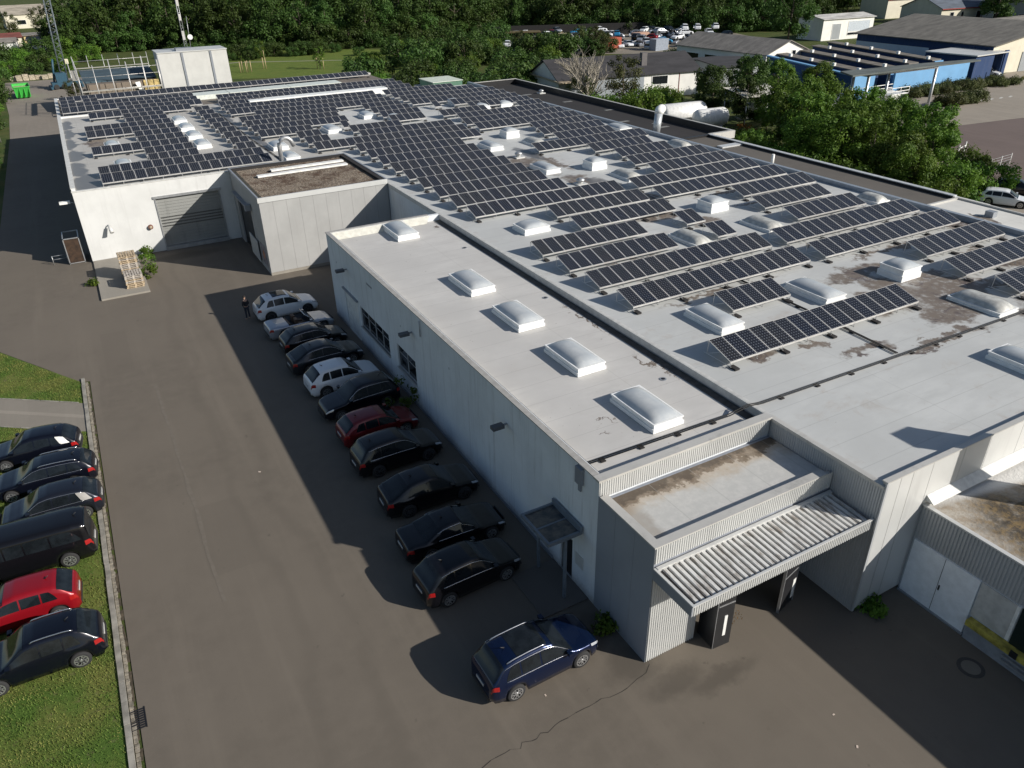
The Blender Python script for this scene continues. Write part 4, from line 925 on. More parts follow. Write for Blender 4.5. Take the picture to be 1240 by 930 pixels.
def car_meshes(kind, mats, low=False, rails=None, pano=False, trimline=True, dark_rim=False, whitequarter=False):
    P = KINDS[kind]; S = car_shape(P); h = P['L']/2; out = []
    n = 34 if low else 96
    xs = sorted(set([-h+P['L']*i/n for i in range(n+1)] + [-h+.03, h-.03, -h+.015, h-.015]))
    rings = [ring_at(P, S, x) for x in xs]; K = len(rings[0][0]); op = P.get('open')
    mb = MB()
    for x, (p, zb, zt, cab) in zip(xs, rings):
        full = [(y, z) for y, z in p]+[(-y, z) for y, z in p[:-1]][::-1]
        mb.v += [(x, -y, z) for y, z in full]
    F = 2*K-1
    for i in range(len(xs)-1):
        xm = (xs[i]+xs[i+1])/2
        for k in range(F-1):
            if op and h-P['xwb']-1.75 < xm < h-P['xwb']+.02 and 6 <= k < F-1-6: continue
            a = i*F+k; mb.face((a, a+F, a+F+1, a+1), 0, True)
    mb.face(range(F), 0); mb.face([len(mb.v)-F+k for k in range(F)][::-1], 0)
    n0 = len(mb.v)
    mb.box(-h+.25, h-.25, -P['W']/2*.72, P['W']/2*.72, P['g']-.04, .62, 1)
    mb.box(-h+.06, -h+.3, -P['W']*.36, P['W']*.36, P['g']+.05, .45, 1)
    out.append(('body', mb, [mats[0], M_plast], True))
    def off(x, q, d):  # surface point with outward offset, q in ring index space (float), side +-1
        p = ring_at(P, S, x)[0]; i = int(min(K-2, max(0, math.floor(q)))); t = q-i
        y, z = lerp(p[i][0], p[i+1][0], t), lerp(p[i][1], p[i+1][1], t)
        ty, tz = p[i+1][0]-p[i][0], p[i+1][1]-p[i][1]; L_ = math.hypot(ty, tz) or 1
        return y+tz/L_*d, z-ty/L_*d*-1 if False else z+(-ty)/L_*d
    def patch(x0, x1, q0, q1, d, side, nx=12, nq=4, f0=None, f1=None):
        m = MB(); c0 = len(m.v)
        for i in range(nx+1):
            x = lerp(x0, x1, i/nx)
            a = f0(x) if f0 else q0; b = f1(x) if f1 else q1
            for j in range(nq+1):
                y, z = off(x, lerp(a, b, j/nq), d); m.v.append((x, -y*side, z))
        for i in range(nx):
            for j in range(nq):
                a = c0+i*(nq+1)+j
                f = (a, a+nq+1, a+nq+2, a+1); m.face(f if side > 0 else f[::-1], 0, True)
        return m
    # side glass, cut into panes by the pillars
    xA, xC = h-P['xwb']-.10, -h+P['xrr']+(.02 if not P.get('trunk') else -.15)
    if kind == 'van': xC = -h+.38
    if kind in ('suv','estate','xover'): xC = -h+P['xrr']-.02
    cabx = [x for x in [lerp(xC, xA, i/60) for i in range(61)] if ring_at(P, S, x)[2]-ring_at(P, S, x)[1] > .16]
    if cabx and not op:
        xC, xA = cabx[0], cabx[-1]
        cuts = {'van': [.30,.55,.74], 'sedan': [.48], 'coupe': [.46]}.get(kind, [.24,.56])
        ed = [0]+cuts+[1]
        for a, b in zip(ed, ed[1:]):
            x0, x1 = lerp(xC, xA, a)+(.03 if a else .0), lerp(xC, xA, b)-(.03 if b < 1 else .0)
            for side in (1, -1):
                def lo(x, xC=xC, xA=xA): return 5.25
                def hi(x, xC=xC, xA=xA):
                    t = (x-xC)/(xA-xC); return lerp(5.25, 6.86, min(1, (t/.10)**.7 if t < .10 else 1))
                mt = mats[1]
                out.append(('side_window', patch(x0, x1, 0, 0, .007, side, 10, 3, lo, hi), [mt], False))
        if trimline:
            for side in (1, -1):
                m = MB(); pts = []
                for i in range(25):
                    x = lerp(xC, xA, i/24); y, z = off(x, 7.02, .010); pts.append((x, -y*side, z))
                m.tube(pts, .013, 5); pts = []
                for i in range(25):
                    x = lerp(xC, xA, i/24); y, z = off(x, 5.12, .010); pts.append((x, -y*side, z))
                m.tube(pts, .013, 5); out.append(('window_trim', m, [M_chrome], False))
    def across(x0, x1, qe, d, nx=6, ny=12, lift=0):
        m = MB(); c0 = 0
        for i in range(nx+1):
            x = lerp(x0, x1, i/nx); row = []
            for j in range(ny+1):
                u = -1+2*j/ny; q = lerp(K-1, qe, abs(u)); p = ring_at(P, S, x)[0]; ii = int(min(K-2, math.floor(q))); t = q-ii
                y = lerp(p[ii][0], p[ii+1][0], t); z = lerp(p[ii][1], p[ii+1][1], t)
                m.v.append((x+lift, (y if u > 0 else -y), z+d))
        for i in range(nx):
            for j in range(ny): a = i*(ny+1)+j; m.face((a, a+ny+1, a+ny+2, a+1)[::-1], 0, True)
        return m
    if not op:
        out.append(('windscreen', across(h-P['xrf']+.03, h-P['xwb']-.04, 7.15, .010), [mats[1]], False))
        rz0, rz1 = -h+P['xrb']+.03, -h+P['xrr']-.02
        out.append(('rear_window', across(rz0, rz1, 7.2, .010, lift=-.008), [mats[1]], False))
        if pano: out.append(('sunroof', across(-h+P['xrr']+.55, h-P['xrf']-.15, 8.6, .008), [mats[1]], False))
        m = MB(); m.tube([(-h+P['xrr']+.35,0,P['H']),(-h+P['xrr']+.2,0,P['H']+.10)], [.03,.008], 6); out.append(('antenna', m, [M_plast], False))
        if rails:
            for side in (1,-1):
                m = MB(); pts = []
                for i in range(18):
                    x = lerp(-h+P['xrr']+.12, h-P['xrf']-.2, i/17); y, z = off(x, 8.3, .035 if 0 < i < 17 else 0); pts.append((x, -y*side, z))
                m.tube(pts, .022, 6); out.append(('roof_rail', m, [rails], False))
    else:
        m = MB(); xw = h-P['xwb']; a = Vector((xw, 0, P['hood'])); 
        m.quad((xw,-.66,P['hood']+.01),(xw,.66,P['hood']+.01),(xw-.55,.56,P['H']+.02),(xw-.55,-.56,P['H']+.02)); out.append(('windscreen', m, [mats[1]], False))
        m = MB(); m.tube([(xw,-.69,P['hood']),(xw-.55,-.58,P['H']+.03),(xw-.55,.58,P['H']+.03),(xw,.69,P['hood'])], .03, 6); out.append(('windscreen_frame', m, [M_chrome], False))
        m = MB(); m.box(xw-1.8, xw+.05, -.66, .66, .45, .55, 0); m.box(xw-.25, xw+.05, -.66, .66, .55, P['hood']-.06, 0)
        for y in (-.36, .36):
            m.box(xw-1.05, xw-.55, y-.24, y+.24, .55, .72, 1); m.box(xw-1.25, xw-1.05, y-.23, y+.23, .55, 1.12, 1)
        m.box(xw-1.75, xw-1.6, -.6, .6, .5, .95, 1); out.append(('interior', m, [M_int, M_seat], False))
    # lamps, plate, bumper, grille, mirrors
    for side in (1,-1):
        t_ = patch(-h+.03, -h+.30, 3.5, 4.75, .012, side, 6, 4); out.append(('tail_light', t_, [M_redl], False))
        m = MB(); y0 = P['W']/2*.40; y1 = P['W']/2*.80; zc = P['belt']-.12
        m.box(-h-.012, -h+.06, min(side*-y0, side*-y1), max(side*-y0, side*-y1), zc-.07, zc+.07) if False else None
        hl = patch(h-.48, h-.06, 4.05, 5.3, .012, side, 8, 4); out.append(('headlight', hl, [M_headl], False))
        m = MB(); x = h-P['xwb']-.28; yw = P['W']/2; m.box(x-.06, x+.10, min(-side*(yw-.06), -side*(yw+.15)), max(-side*(yw-.06), -side*(yw+.15)), P['belt']+.03, P['belt']+.17); out.append(('wing_mirror', m, [mats[0]], False))
    m = MB(); m.box(-h-.014, -h+.01, -.26, .26, .66, .77) ; out.append(('number_plate', m, [M_plate], False))
    m = MB(); m.box(h-.03, h+.012, -.48, .48, .42, .62); m.box(h-.02, h+.008, -.62, .62, .26, .36); out.append(('grille', m, [M_plast], False))
    m = MB(); m.box(-h-.01, -h+.08, -P['W']*.34, P['W']*.34, .30, .46)
    out.append(('rear_bumper', m, [M_plast], False))
    return out, S[2], P
_cars = {}
def make_car(name, kind, mats, x, y, rz, label, group, rails=None, pano=False, trim=True, dark_rim=False, cat='car'):
    parts, ax, P = car_meshes(kind, mats, rails=rails, pano=pano, trimline=trim)
    e = empty(name, (x, y, .004), rz, label, cat, group)
    for nm, mb, mt, sm in parts: mb.build(nm, mt, e)
    ty, rm = wheel_meshes(P['r'], .235, dark_rim)
    for a in ax:
        for s in (-1, 1):
            w = link('wheel', ty, e); w.location = (a, s*(P['W']/2-.14), P['r']); q = link('rim', rm, w)
    return e
navy = paint('navy_paint', (.0035,.0045,.010), .2); blackp = paint('black_paint', (.006,.006,.008)); anth = paint('anthracite_paint', (.022,.026,.032), .4)
white = paint('white_paint', (.74,.76,.78), 0); silver = paint('silver_paint', (.40,.42,.46), .5); dred = paint('dark_red_paint', (.16,.010,.014), .3); red = paint('bright_red_paint', (.24,.006,.012), .2)
blue = paint('deep_blue_paint', (.004,.012,.045), .5, .22); dgr = paint('dark_grey_paint', (.014,.017,.026), .4)
gl = M_glass
GR, GL = 'cars parked nose in along the side wing', 'cars parked tail out on the lawn'
CARS = [
 # name, kind, paint, x, y, heading, label, options
 ('parked_suv','suv',blue,9.55,16.22,.02,'dark blue estate style off roader with silver roof rails, alone near the entrance block',dict(rails=M_chrome,pano=True)),
 ('parked_suv','xover',blackp,9.35,21.35,.05,'black compact off roader with bright rims right behind the dark blue roof rail car',dict()),
 ('parked_sedan','sedan',blackp,9.85,24.0,-.01,'long black sedan with a curved chrome window line',dict()),
 ('parked_suv','coupe',blackp,10.15,27.15,-.02,'black sloping back off roader with a bright red tail light',dict(trim=False,dark_rim=True)),
 ('parked_suv','suv',blackp,10.0,30.85,.03,'black off roader between the dark red car and the black sloping back car',dict(dark_rim=True)),
 ('parked_suv','hatch',dred,10.05,33.75,.03,'dark red compact car parked in the shade by the green bush',dict(trim=False)),
 ('parked_suv','suv',navy,10.1,36.85,math.pi+.05,'black car parked nose out with a chrome window surround, left of the dark red car',dict()),
 ('parked_suv','xover',white,10.1,39.85,.04,'white off roader in the middle of the row with dark window glass',dict(trim=False)),
 ('parked_suv','coupe',anth,10.0,43.0,.05,'anthracite sloping roof car between the white off roader and a black hatchback',dict()),
 ('parked_hatchback','hatch',blackp,10.1,46.0,.05,'black hatchback between the silver convertible and the anthracite car',dict()),
 ('parked_convertible','conv',silver,9.95,48.9,.05,'silver open top convertible with its roof down',dict()),
 ('parked_suv','xover',white,9.9,52.3,.03,'white off roader with a dark glass sunroof at the far end of the row',dict(trim=False,pano=True,dark_rim=True)),
]
for nm, k, p, x, y, rz, lab, o in CARS:
    make_car(nm, k, (p, gl), x, y, rz, lab, GR, cat='car', **o)
LEFT = [
 ('parked_hatchback','hatch',navy,-6.15,40.75,math.pi-.13,'dark blue hatchback with a white rear side panel, topmost of the lawn row',dict(trim=False)),
 ('parked_estate','estate',navy,-5.75,37.75,math.pi-.08,'navy blue estate car with silver roof rails and a chrome waist line',dict(rails=M_chrome)),
 ('parked_crossover','hatch',dgr,-5.5,34.85,math.pi-.05,'dark grey crossover with a pale rear pillar next to the black van',dict()),
 ('parked_van','van',blackp,-6.35,31.65,math.pi-.06,'black minivan with a long row of dark windows on the lawn',dict(trim=False)),
 ('parked_hatchback','hatch',red,-6.75,28.45,math.pi-.05,'bright red hatchback between the black van and the roof rail car',dict(trim=False)),
 ('parked_suv','xover',navy,-6.12,25.4,math.pi-.02,'black off roader with silver roof rails and bright rims, lowest of the lawn row',dict(rails=M_chrome,trim=False)),
]
for nm, k, p, x, y, rz, lab, o in LEFT:
    e = make_car(nm, k, (p, gl), x, y, rz, lab, GL, cat='van' if k == 'van' else 'car', **o)
    if 'white rear side panel' in lab or 'pale rear pillar' in lab:
        P = KINDS[k]; S = car_shape(P); h = P['L']/2; pal = 'pale' in lab
        for side in (1,-1):
            m = MB(); x0, x1 = (-h+.36, -h+.95)
            def sp(x, q):
                p_ = ring_at(P, S, x)[0]; i = int(q); t_ = q-i; return (x, -(lerp(p_[i][0], p_[i+1][0], t_)+.014)*side, lerp(p_[i][1], p_[i+1][1], t_)+.004)
            nx = 8
            for i in range(nx):
                xa, xb = lerp(x0, x1, i/nx), lerp(x0, x1, (i+1)/nx); ta, tb = i/nx, (i+1)/nx
                lo = lambda t_: 5.15 if t_ < .7 else lerp(5.15, 6.8, (t_-.7)/.3)
                hi = lambda t_: min(7.0, lerp(5.4, 7.0, t_/.35)) if t_ < .35 else 7.0
                m.quad(sp(xa, lo(ta)), sp(xb, lo(tb)), sp(xb, hi(tb)), sp(xa, hi(ta)))
            m.build('rear_side_panel', plain('pale_pillar', (.34,.33,.31), .4) if pal else M_trim, e)

# ================================================================== PERSON
def skin_mesh(name, pts, edges, radii, mat, parent, sub=1, root=0):
    me = bpy.data.meshes.new(name); me.from_pydata(pts, edges, []); o = link(name, me, parent); me.materials.append(mat)
    o.modifiers.new('skin', 'SKIN')
    for i, r in enumerate(radii): me.skin_vertices[0].data[i].radius = (r, r*.85) if not isinstance(r, tuple) else r
    me.skin_vertices[0].data[root].use_root = True
    s = o.modifiers.new('sub', 'SUBSURF'); s.levels = sub; s.render_levels = sub; o.modifiers['skin'].use_smooth_shade = True
    return o
pe = empty('person', (7.25, 52.75, 0), 3.5, 'person in dark clothes standing behind the far white off roader', 'person')
J = [(0,0,.96),(0,0,1.12),(0,.01,1.32),(0,.01,1.45),(0,-.01,1.55),(0,-.02,1.62),(0,-.03,1.72),
     (-.17,0,1.42),(-.24,.02,1.18),(-.16,-.14,1.02),(-.10,-.20,1.0),(.17,0,1.42),(.24,.02,1.18),(.16,-.14,1.02),(.10,-.20,1.0),
     (-.10,0,.90),(-.12,-.01,.50),(-.13,.02,.10),(-.14,-.14,.04),(.10,0,.90),(.12,.02,.50),(.13,.04,.10),(.15,-.12,.04)]
Ed = [(0,1),(1,2),(2,3),(3,4),(4,5),(5,6),(3,7),(7,8),(8,9),(9,10),(3,11),(11,12),(12,13),(13,14),(0,15),(15,16),(16,17),(17,18),(0,19),(19,20),(20,21),(21,22)]
Ra = [.14,.125,.145,.10,.05,.085,.085,.06,.045,.033,.03,.06,.045,.033,.03,.085,.06,.042,.04,.085,.06,.042,.04]
M_skin = plain('skin', (.42,.26,.19), .6); M_shirt = plain('dark_shirt', (.018,.017,.022), .85); M_jean = plain('dark_jeans', (.022,.026,.04), .85)
skin_mesh('body', J, Ed, Ra, M_skin, pe, 2)
skin_mesh('shirt', [J[i] for i in (0,1,2,3,7,8,11,12,9,13)], [(0,1),(1,2),(2,3),(3,4),(4,5),(3,6),(6,7),(5,8),(7,9)], [.158,.145,.162,.115,.078,.062,.078,.062,.045,.045], M_shirt, pe, 2)
skin_mesh('trousers', [(0,0,.98),J[15],J[16],(-.13,.02,.12),J[19],J[20],(.13,.04,.12)], [(0,1),(1,2),(2,3),(0,4),(4,5),(5,6)], [.155,.102,.075,.062,.102,.075,.062], M_jean, pe, 2)
mb = MB(); n = len(mb.v)
for i in range(9):
    a = math.pi*.5*i/8
    for k in range(14): b = 2*math.pi*k/14; mb.v.append((.105*math.cos(a)*math.cos(b), -.015+.115*math.cos(a)*math.sin(b), 1.70+.11*math.sin(a)))
for i in range(8):
    for k in range(14): mb.face((i*14+k, i*14+(k+1)%14, (i+1)*14+(k+1)%14, (i+1)*14+k), 0, True)
mb.build('hair', plain('dark_hair', (.02,.014,.01), .8), pe)
mb = MB(); mb.box(-.012,.012,-.135,-.11,1.655,1.70); mb.box(-.045,-.02,-.118,-.105,1.705,1.72); mb.box(.02,.045,-.118,-.105,1.705,1.72); mb.box(-.03,.03,-.118,-.105,1.615,1.625); mb.build('face', plain('face_features', (.2,.1,.08)), pe)

# ================================================================== PALLETS, PLATFORM, CAGE, WEEDS
pf = MB(); pf.box(-1.72, 1.74, 62.05, 71.78, 0, .14); tag(pf.build('loading_platform', M_conc), 'low concrete platform with the pallet stacks in front of the white hall', 'platform')
def pallet_mb(v):
    mb = MB()
    for i in range(7): mb.box(-.6, .6, -.4+i*.133-.05+.0, -.4+i*.133+.045, .122, .144)
    for x in (-.6, -.05, .5):
        mb.box(x, x+.10, -.42, .46, .10, .122)
        for y in (-.42, -.03, .36): mb.box(x, x+.10, y, y+.10, .022, .10)
        mb.box(x, x+.10, -.42, .46, 0, .022)
    return mb
pm = {}
for k, m_ in (('a', M_wood), ('b', M_wood2)):
    q = pallet_mb(0); me = bpy.data.meshes.new('pallet'); me.from_pydata(q.v, [], q.f); me.materials.append(m_); pm[k] = me
rr = random.Random(21)
for s, (x, y, n, nm) in enumerate(((.88, 64.0, 7, 'near'), (.85, 66.2, 13, 'far'))):
    for i in range(n):
        o = link('pallet', pm[rr.choice('ab') if i < n-1 else ('b' if s == 0 else 'a')]); o.location = (x+rr.uniform(-.03,.03), y+rr.uniform(-.03,.03), .142+i*.146); o.rotation_euler = (0,0,math.pi/2+rr.uniform(-.02,.02)); o.scale = (1.25,1.45,1)
        tag(o, '%s pallet from the bottom of the %s wooden pallet stack on the platform' % (ORD[i], 'near low' if s == 0 else 'far tall'), 'pallet', 'stacked wooden pallets on the platform')
cg = empty('waste_cage', (-2.9, 72.4, 0), 0, 'rusty steel framed cage beside the corner of the white hall', 'cage')
mb = MB()
for x in (-.62, .56):
    for y in (-.1, 2.2): mb.box(x, x+.07, y, y+.07, 0, 2.25)
for z in (.05, 2.18):
    mb.box(-.62,.63,-.1,-.03,z,z+.07); mb.box(-.62,.63,2.2,2.27,z,z+.07); mb.box(-.62,-.55,-.03,2.2,z,z+.07); mb.box(.56,.63,-.03,2.2,z,z+.07)
mb.build('frame', M_steel, cg)
mb = MB(); mb.box(-.54,.55,-.07,-.05,.12,2.18); mb.build('rusty_panel', plain('rusty_sheet', (.04,.022,.012), .8, var=.5), cg)
mb = MB(); mb.box(-.54,.55,0,2.2,.12,.16); mb.box(-.60,-.58,0,2.2,.12,2.15); mb.box(.56,.60,0,2.2,.3,1.9); mb.build('side_panel', M_black, cg)
rl = empty('bike_rail', (-4.6, 73.0, 0), 0, 'low steel rail left of the rusty cage in the hall shade', 'rail')
mb = MB()
for z in (.45,.75): mb.tube([(-.1,0,z),(1.0,0,z)], .03, 6)
for x in (-.1, 1.0): mb.tube([(x,0,0),(x,0,.78)], .035, 6)
mb.build('rails', M_steel, rl)
def weeds(name, pts, s, label):
    for i, (x, y, q) in enumerate(pts):
        m = crown_mb(200+i+int(x*3), .55*q, .38*q, 10, 60, .16, .3); m.v = [(a, b, max(.0, c+.34*q)) for a, b, c in m.v]
        o = m.build(name, M_leaf2); o.location = (x, y, 0); tag(o, label[i], 'weed')
weeds('weed_clump', [(22.15,12.05,.75),(12.75,16.5,.6),(12.45,36.0,1.9),(1.95,65.5,1.3),(2.1,68.0,1.5),(2.6,71.3,.9),(-2.0,66,.6)], 1,
    ['green weed clump at the foot of the grey facade corner','small dark weed at the foot of the slate entrance block','big green bush growing by the side wing between parked cars','bright weeds in front, right of the pallet stacks','bright weeds behind, right of the pallet stacks','low weeds at the foot of the white wall by the roller door','weeds along the left side of the platform'])
# ================================================================== BACKGROUND
def gable(name, x, y, rz, w, d, eave, ridge, wallm, roofm, label, cat='building', along='x', over=.4, windows=(), doors=()):
    """box w (local x) by d (local y), origin at the front left corner; ridge runs along local x or y"""
    e = empty(name, (x, y, 0), rz, label, cat)
    mb = MB(); mb.box(0, w, 0, d, 0, eave)
    if along == 'x':
        for xx in (0, w): mb.poly([(xx,0,eave),(xx,d,eave),(xx,d/2,ridge)] if xx else [(xx,0,eave),(xx,d/2,ridge),(xx,d,eave)])
    else:
        for yy in (0, d): mb.poly([(0,yy,eave),(w/2,yy,ridge),(w,yy,eave)])
    mb.build('wall', wallm, e)
    r = MB(); o = over; t = .14
    if along == 'x':
        sl = (ridge-eave)/(d/2)
        for s in (0, 1):
            y0, y1 = (-o, d/2) if s == 0 else (d+o, d/2)
            z0, z1 = eave-sl*o+.05, ridge+.05
            P = [(-o,y0,z0),(w+o,y0,z0),(w+o,y1,z1),(-o,y1,z1)]; Q = [(a,b,c+t) for a,b,c in P]
            n = len(r.v); r.v += P+Q; r.face((n+4,n+5,n+6,n+7)); r.face((n,n+1,n+2,n+3)); r.face((n,n+1,n+5,n+4)); r.face((n+1,n+2,n+6,n+5)); r.face((n+3,n,n+4,n+7))
    else:
        sl = (ridge-eave)/(w/2)
        for s in (0, 1):
            x0, x1 = (-o, w/2) if s == 0 else (w+o, w/2)
            z0, z1 = eave-sl*o+.05, ridge+.05
            P = [(x0,-o,z0),(x0,d+o,z0),(x1,d+o,z1),(x1,-o,z1)]; Q = [(a,b,c+t) for a,b,c in P]
            n = len(r.v); r.v += P+Q; r.face((n+4,n+5,n+6,n+7)); r.face((n,n+1,n+2,n+3)); r.face((n,n+1,n+5,n+4)); r.face((n+1,n+2,n+6,n+5)); r.face((n+3,n,n+4,n+7))
    r.build('roof', roofm, e)
    for (side, a, b, z0, z1, m_) in windows:
        q = MB()
        if side == 'S': q.box(a, b, -.04, -.005, z0, z1)
        elif side == 'W': q.box(-.04, -.005, a, b, z0, z1)
        w_ = q.build('window', m_, e)
        f = MB()
        if side == 'S': f.box(a-.1,a,-.07,-.005,z0-.1,z1+.1); f.box(b,b+.1,-.07,-.005,z0-.1,z1+.1); f.box(a,b,-.07,-.005,z1,z1+.1); f.box(a,b,-.07,-.005,z0-.1,z0)
        else: f.box(-.07,-.005,a-.1,a,z0-.1,z1+.1); f.box(-.07,-.005,b,b+.1,z0-.1,z1+.1); f.box(-.07,-.005,a,b,z1,z1+.1); f.box(-.07,-.005,a,b,z0-.1,z0)
        f.build('frame', M_trim, w_)
    return e
def roofmat(name, base, var=.3):
    t = NT(name); c = t.coord(); f = t.noise(t.scale(c, (.3, 1, 1)), .8, 6, .7); g_ = t.noise(c, 3, 4, .7)
    k = lambda q: tuple(x*q for x in base); a = t.mix(t.ramp(f, .3, .7), k(1-var), k(1+var)); a = t.mix(t.ramp(g_, .5, .8), a, k(.7)); return t.set(a, .85)
M_rdark = roofmat('dark_tile_roof', (.034,.033,.036)); M_rgrey = roofmat('fibre_cement_roof', (.20,.185,.165)); M_rbrown = roofmat('mossy_cement_roof', (.155,.145,.125))
M_blue_shaded = mat_wall('shaded_blue_wall', (.035,.085,.21), .15); M_blued = mat_wall('dark_blue_wall', (.022,.05,.13), .2); M_blue_lit = mat_wall('sunlit_blue_wall', (.16,.35,.58), .15)  # blue and light blue are one paint with shade and sunlight put in
M_cream = mat_wall('cream_wall', (.66,.62,.50), .12); M_whw = mat_wall('white_wall_far', (.76,.75,.71), .1); M_gw = mat_wall('grey_wall_far', (.30,.32,.33), .15)
M_white_shaded = mat_wall('shaded_white_wall', (.30,.33,.36), .3)  # white house wall with its shade painted in as blue grey

# stair / lift block behind the hall, with antenna mast
tw = empty('white_tower_block', (14.9, 150, 0), 0, 'tall windowless white block behind the solar roof', 'building block')
mb = MB(); mb.box(0,11.3,0,6,0,8.85); mb.build('wall', mat_wall('tower_cladding', (.55,.55,.53), .12), tw)
mb = MB(); mb.box(-.1,11.4,-.1,6.1,8.85,9.0); mb.build('roof', M_lgrey, tw)
mb = MB()
for x in (3.7, 8.4): mb.box(x,x+.35,-.12,-.0,0,8.8)
mb.box(-.14,0.0,-.02,.3,0,8.8); mb.build('groove', M_dgrey, tw)
mb = MB(); mb.box(3.2,5.8,.8,2.6,9.0,9.4); mb.build('roof_box', M_dgrey, tw)
ms = empty('antenna_mast', (19.9, 151.8, 9.0), 0, 'thin lattice antenna mast standing on the white tower block', 'antenna')
mb = MB()
for k in range(3):
    a = 2.1*k; mb.tube([(.28*math.cos(a),.28*math.sin(a),0),(.2*math.cos(a),.2*math.sin(a),9)], .045, 4)
for i in range(22):
    z = i*.4; a, b = 2.1*(i%3), 2.1*((i+1)%3); mb.tube([(.27*math.cos(a),.27*math.sin(a),z),(.27*math.cos(b),.27*math.sin(b),z+.4)], .025, 4)
mb.build('lattice', M_steel, ms)
mb = MB(); mb.box(-.2,.2,-.3,-.15,1.6,3.0); mb.box(-.15,.2,-.3,-.15,4.6,5.6); mb.box(-.1,.3,-.35,-.2,6.8,8.3); mb.build('antenna_panel', M_alu, ms)
mb = MB(); mb.tube([(1.0,-.2,2.0),(1.0,-.45,2.0)], .42, 14); mb.build('dish', M_trim, ms)
mb = MB(); mb.tube([(.8,0,0),(1.1,0,5.2)], .04, 5); mb.build('pole', M_steel, ms)

# building under scaffolding
sb = empty('scaffolded_building', (3.2, 150, 0), 0, 'low brown building wrapped in scaffolding with a dark teal roof', 'building')
mb = MB(); mb.box(0,11,0,12,0,4.9); mb.build('wall', mat_wall('raw_brown_wall', (.20,.165,.13), .5), sb)
mb = MB(); mb.poly([(-.4,2.5,5.2),(11,1.2,5.2),(11,12.4,6.0),(-.4,12.4,6.0)]); mb.box(-.4,11,12.2,12.4,5.2,6.0); mb.box(-.3,10.9,2.2,2.5,4.9,5.2); mb.build('roof', roofmat('teal_roof', (.045,.075,.095)), sb)
mb = MB(); mb.box(8.6,11,-.2,0,1,5.0); mb.build('insulation', plain('yellow_insulation', (.45,.34,.14), .8, var=.5), sb)
mb = MB(); mb.poly([(7.2,-.5,4.8),(8.0,-.5,4.9),(8.5,-.6,3.0),(7.9,-.6,3.0)]); mb.build('tarpaulin', M_trim, sb)
sf = empty('scaffolding', (2.2, 148.6, 0), 0, 'steel pole scaffolding with plank decks around the teal roofed building', 'scaffolding')
mb = MB(); X = [0,2.4,4.9,7.4,9.9,12.2]
for x in X:
    for y in (0, -1.0): mb.tube([(x,y,0),(x,y,8.0+((x*7)%1.2))], .05, 5)
    for y in (14.5,): mb.tube([(x,y,0),(x,y,8.2)], .05, 5)
for y in (3.5,7,10.5): mb.tube([(0,y,0),(0,y,8.4)], .05, 5); mb.tube([(-.9,y,0),(-.9,y,8.0)], .05, 5)
for z in (4.2,6.2,7.3):
    mb.tube([(0,0,z),(12.2,0,z)], .04, 5); mb.tube([(0,14.5,z),(12.2,14.5,z)], .04, 5); mb.tube([(0,0,z),(0,14.5,z)], .04, 5)
for a, b in zip(X, X[1:]): mb.tube([(a,0,2.2),(b,0,4.2)], .03, 4)
mb.build('pole', M_alu, sf)
mb = MB(); mb.box(0,12.2,-1.0,0,4.1,4.16); mb.box(-.9,0,0,14.5,5.9,5.96); mb.box(0,12.2,13.6,14.5,6.2,6.26); mb.build('deck', plain('pale_planks', (.42,.40,.34), .8), sf)

# crane
cr = empty('mobile_crane', (.3, 190, 0), .1, 'blue mobile crane base with a tall lattice mast at the end of the yard', 'crane')
mb = MB(); mb.box(-2.6,3.0,-1.2,1.2,.5,1.3); mb.box(-1.6,.4,-1.1,1.1,1.3,3.0); mb.box(-3,-2.6,-2.2,2.2,.2,.6); mb.box(2.6,3,-2.2,2.2,.2,.6); mb.tube([(-2,0,1.4),(-1.2,0,5.6)], .2, 6); mb.build('base', plain('crane_blue', (.02,.07,.11), .5), cr)
mb = MB()
for y in (-.6,.6):
    for x in (-1.9,-.5,1.2,2.3): mb.tube([(x,y*1.9-.15,.5),(x,y*1.9+.15,.5)], .5, 12)
mb.build('wheel', M_rubber, cr)
mb = MB(); Hm = 17.5
for sx in (-.55,.55):
    for sy in (-.55,.55): mb.tube([(sx,sy,1.2),(sx+.9,sy,Hm)], .07, 4)
for i in range(24):
    z = 1.4+i*.67; k = .9*(z-1.2)/(Hm-1.2); s = 1 if i % 2 else -1
    for sy in (-.55,.55): mb.tube([(-.55*s+k,sy,z),(.55*s+k,sy,z+.67)], .035, 3)
    for sx in (-.55,.55): mb.tube([(sx+k,-.55*s,z),(sx+k,.55*s,z+.67)], .035, 3)
mb.build('mast', plain('mast_grey', (.17,.20,.22), .5, .3), cr)
mb = MB(); mb.box(.9,1.5,-.8,-.3,4.6,5.5); mb.build('cabin', plain('cream_cabin', (.6,.56,.4)), cr)
# green skip
sk = empty('green_skip', (-7.5, 182, 0), .05, 'bright green open skip at the far end of the left road', 'skip')
mb = MB(); b = [(-1.15,-2.2),(1.15,-2.2),(1.15,2.2),(-1.15,2.2)]; T_ = [(-1.4,-3.0),(1.4,-3.0),(1.4,3.0),(-1.4,3.0)]
n = 0; mb.v = [(x,y,.15) for x,y in b]+[(x,y,2.1) for x,y in T_]; mb.face((3,2,1,0))
for i in range(4): j = (i+1)%4; mb.face((i,j,4+j,4+i))
for x in (-1.2,-.4,.4,1.2): mb.box(x-.05,x+.05,-2.95,-2.5,.4,2.0)
ring(mb,-1.46,1.46,-3.06,3.06,.1,2.05,2.18)
mb.build('tub', plain('skip_green', (.05,.42,.06), .5), sk); mb = MB(); mb.box(-1.2,1.2,-2.6,2.6,1.5,1.75); mb.build('rubbish', plain('mixed_rubbish', (.35,.32,.2), .9, var=.5), sk)
rr = random.Random(8)
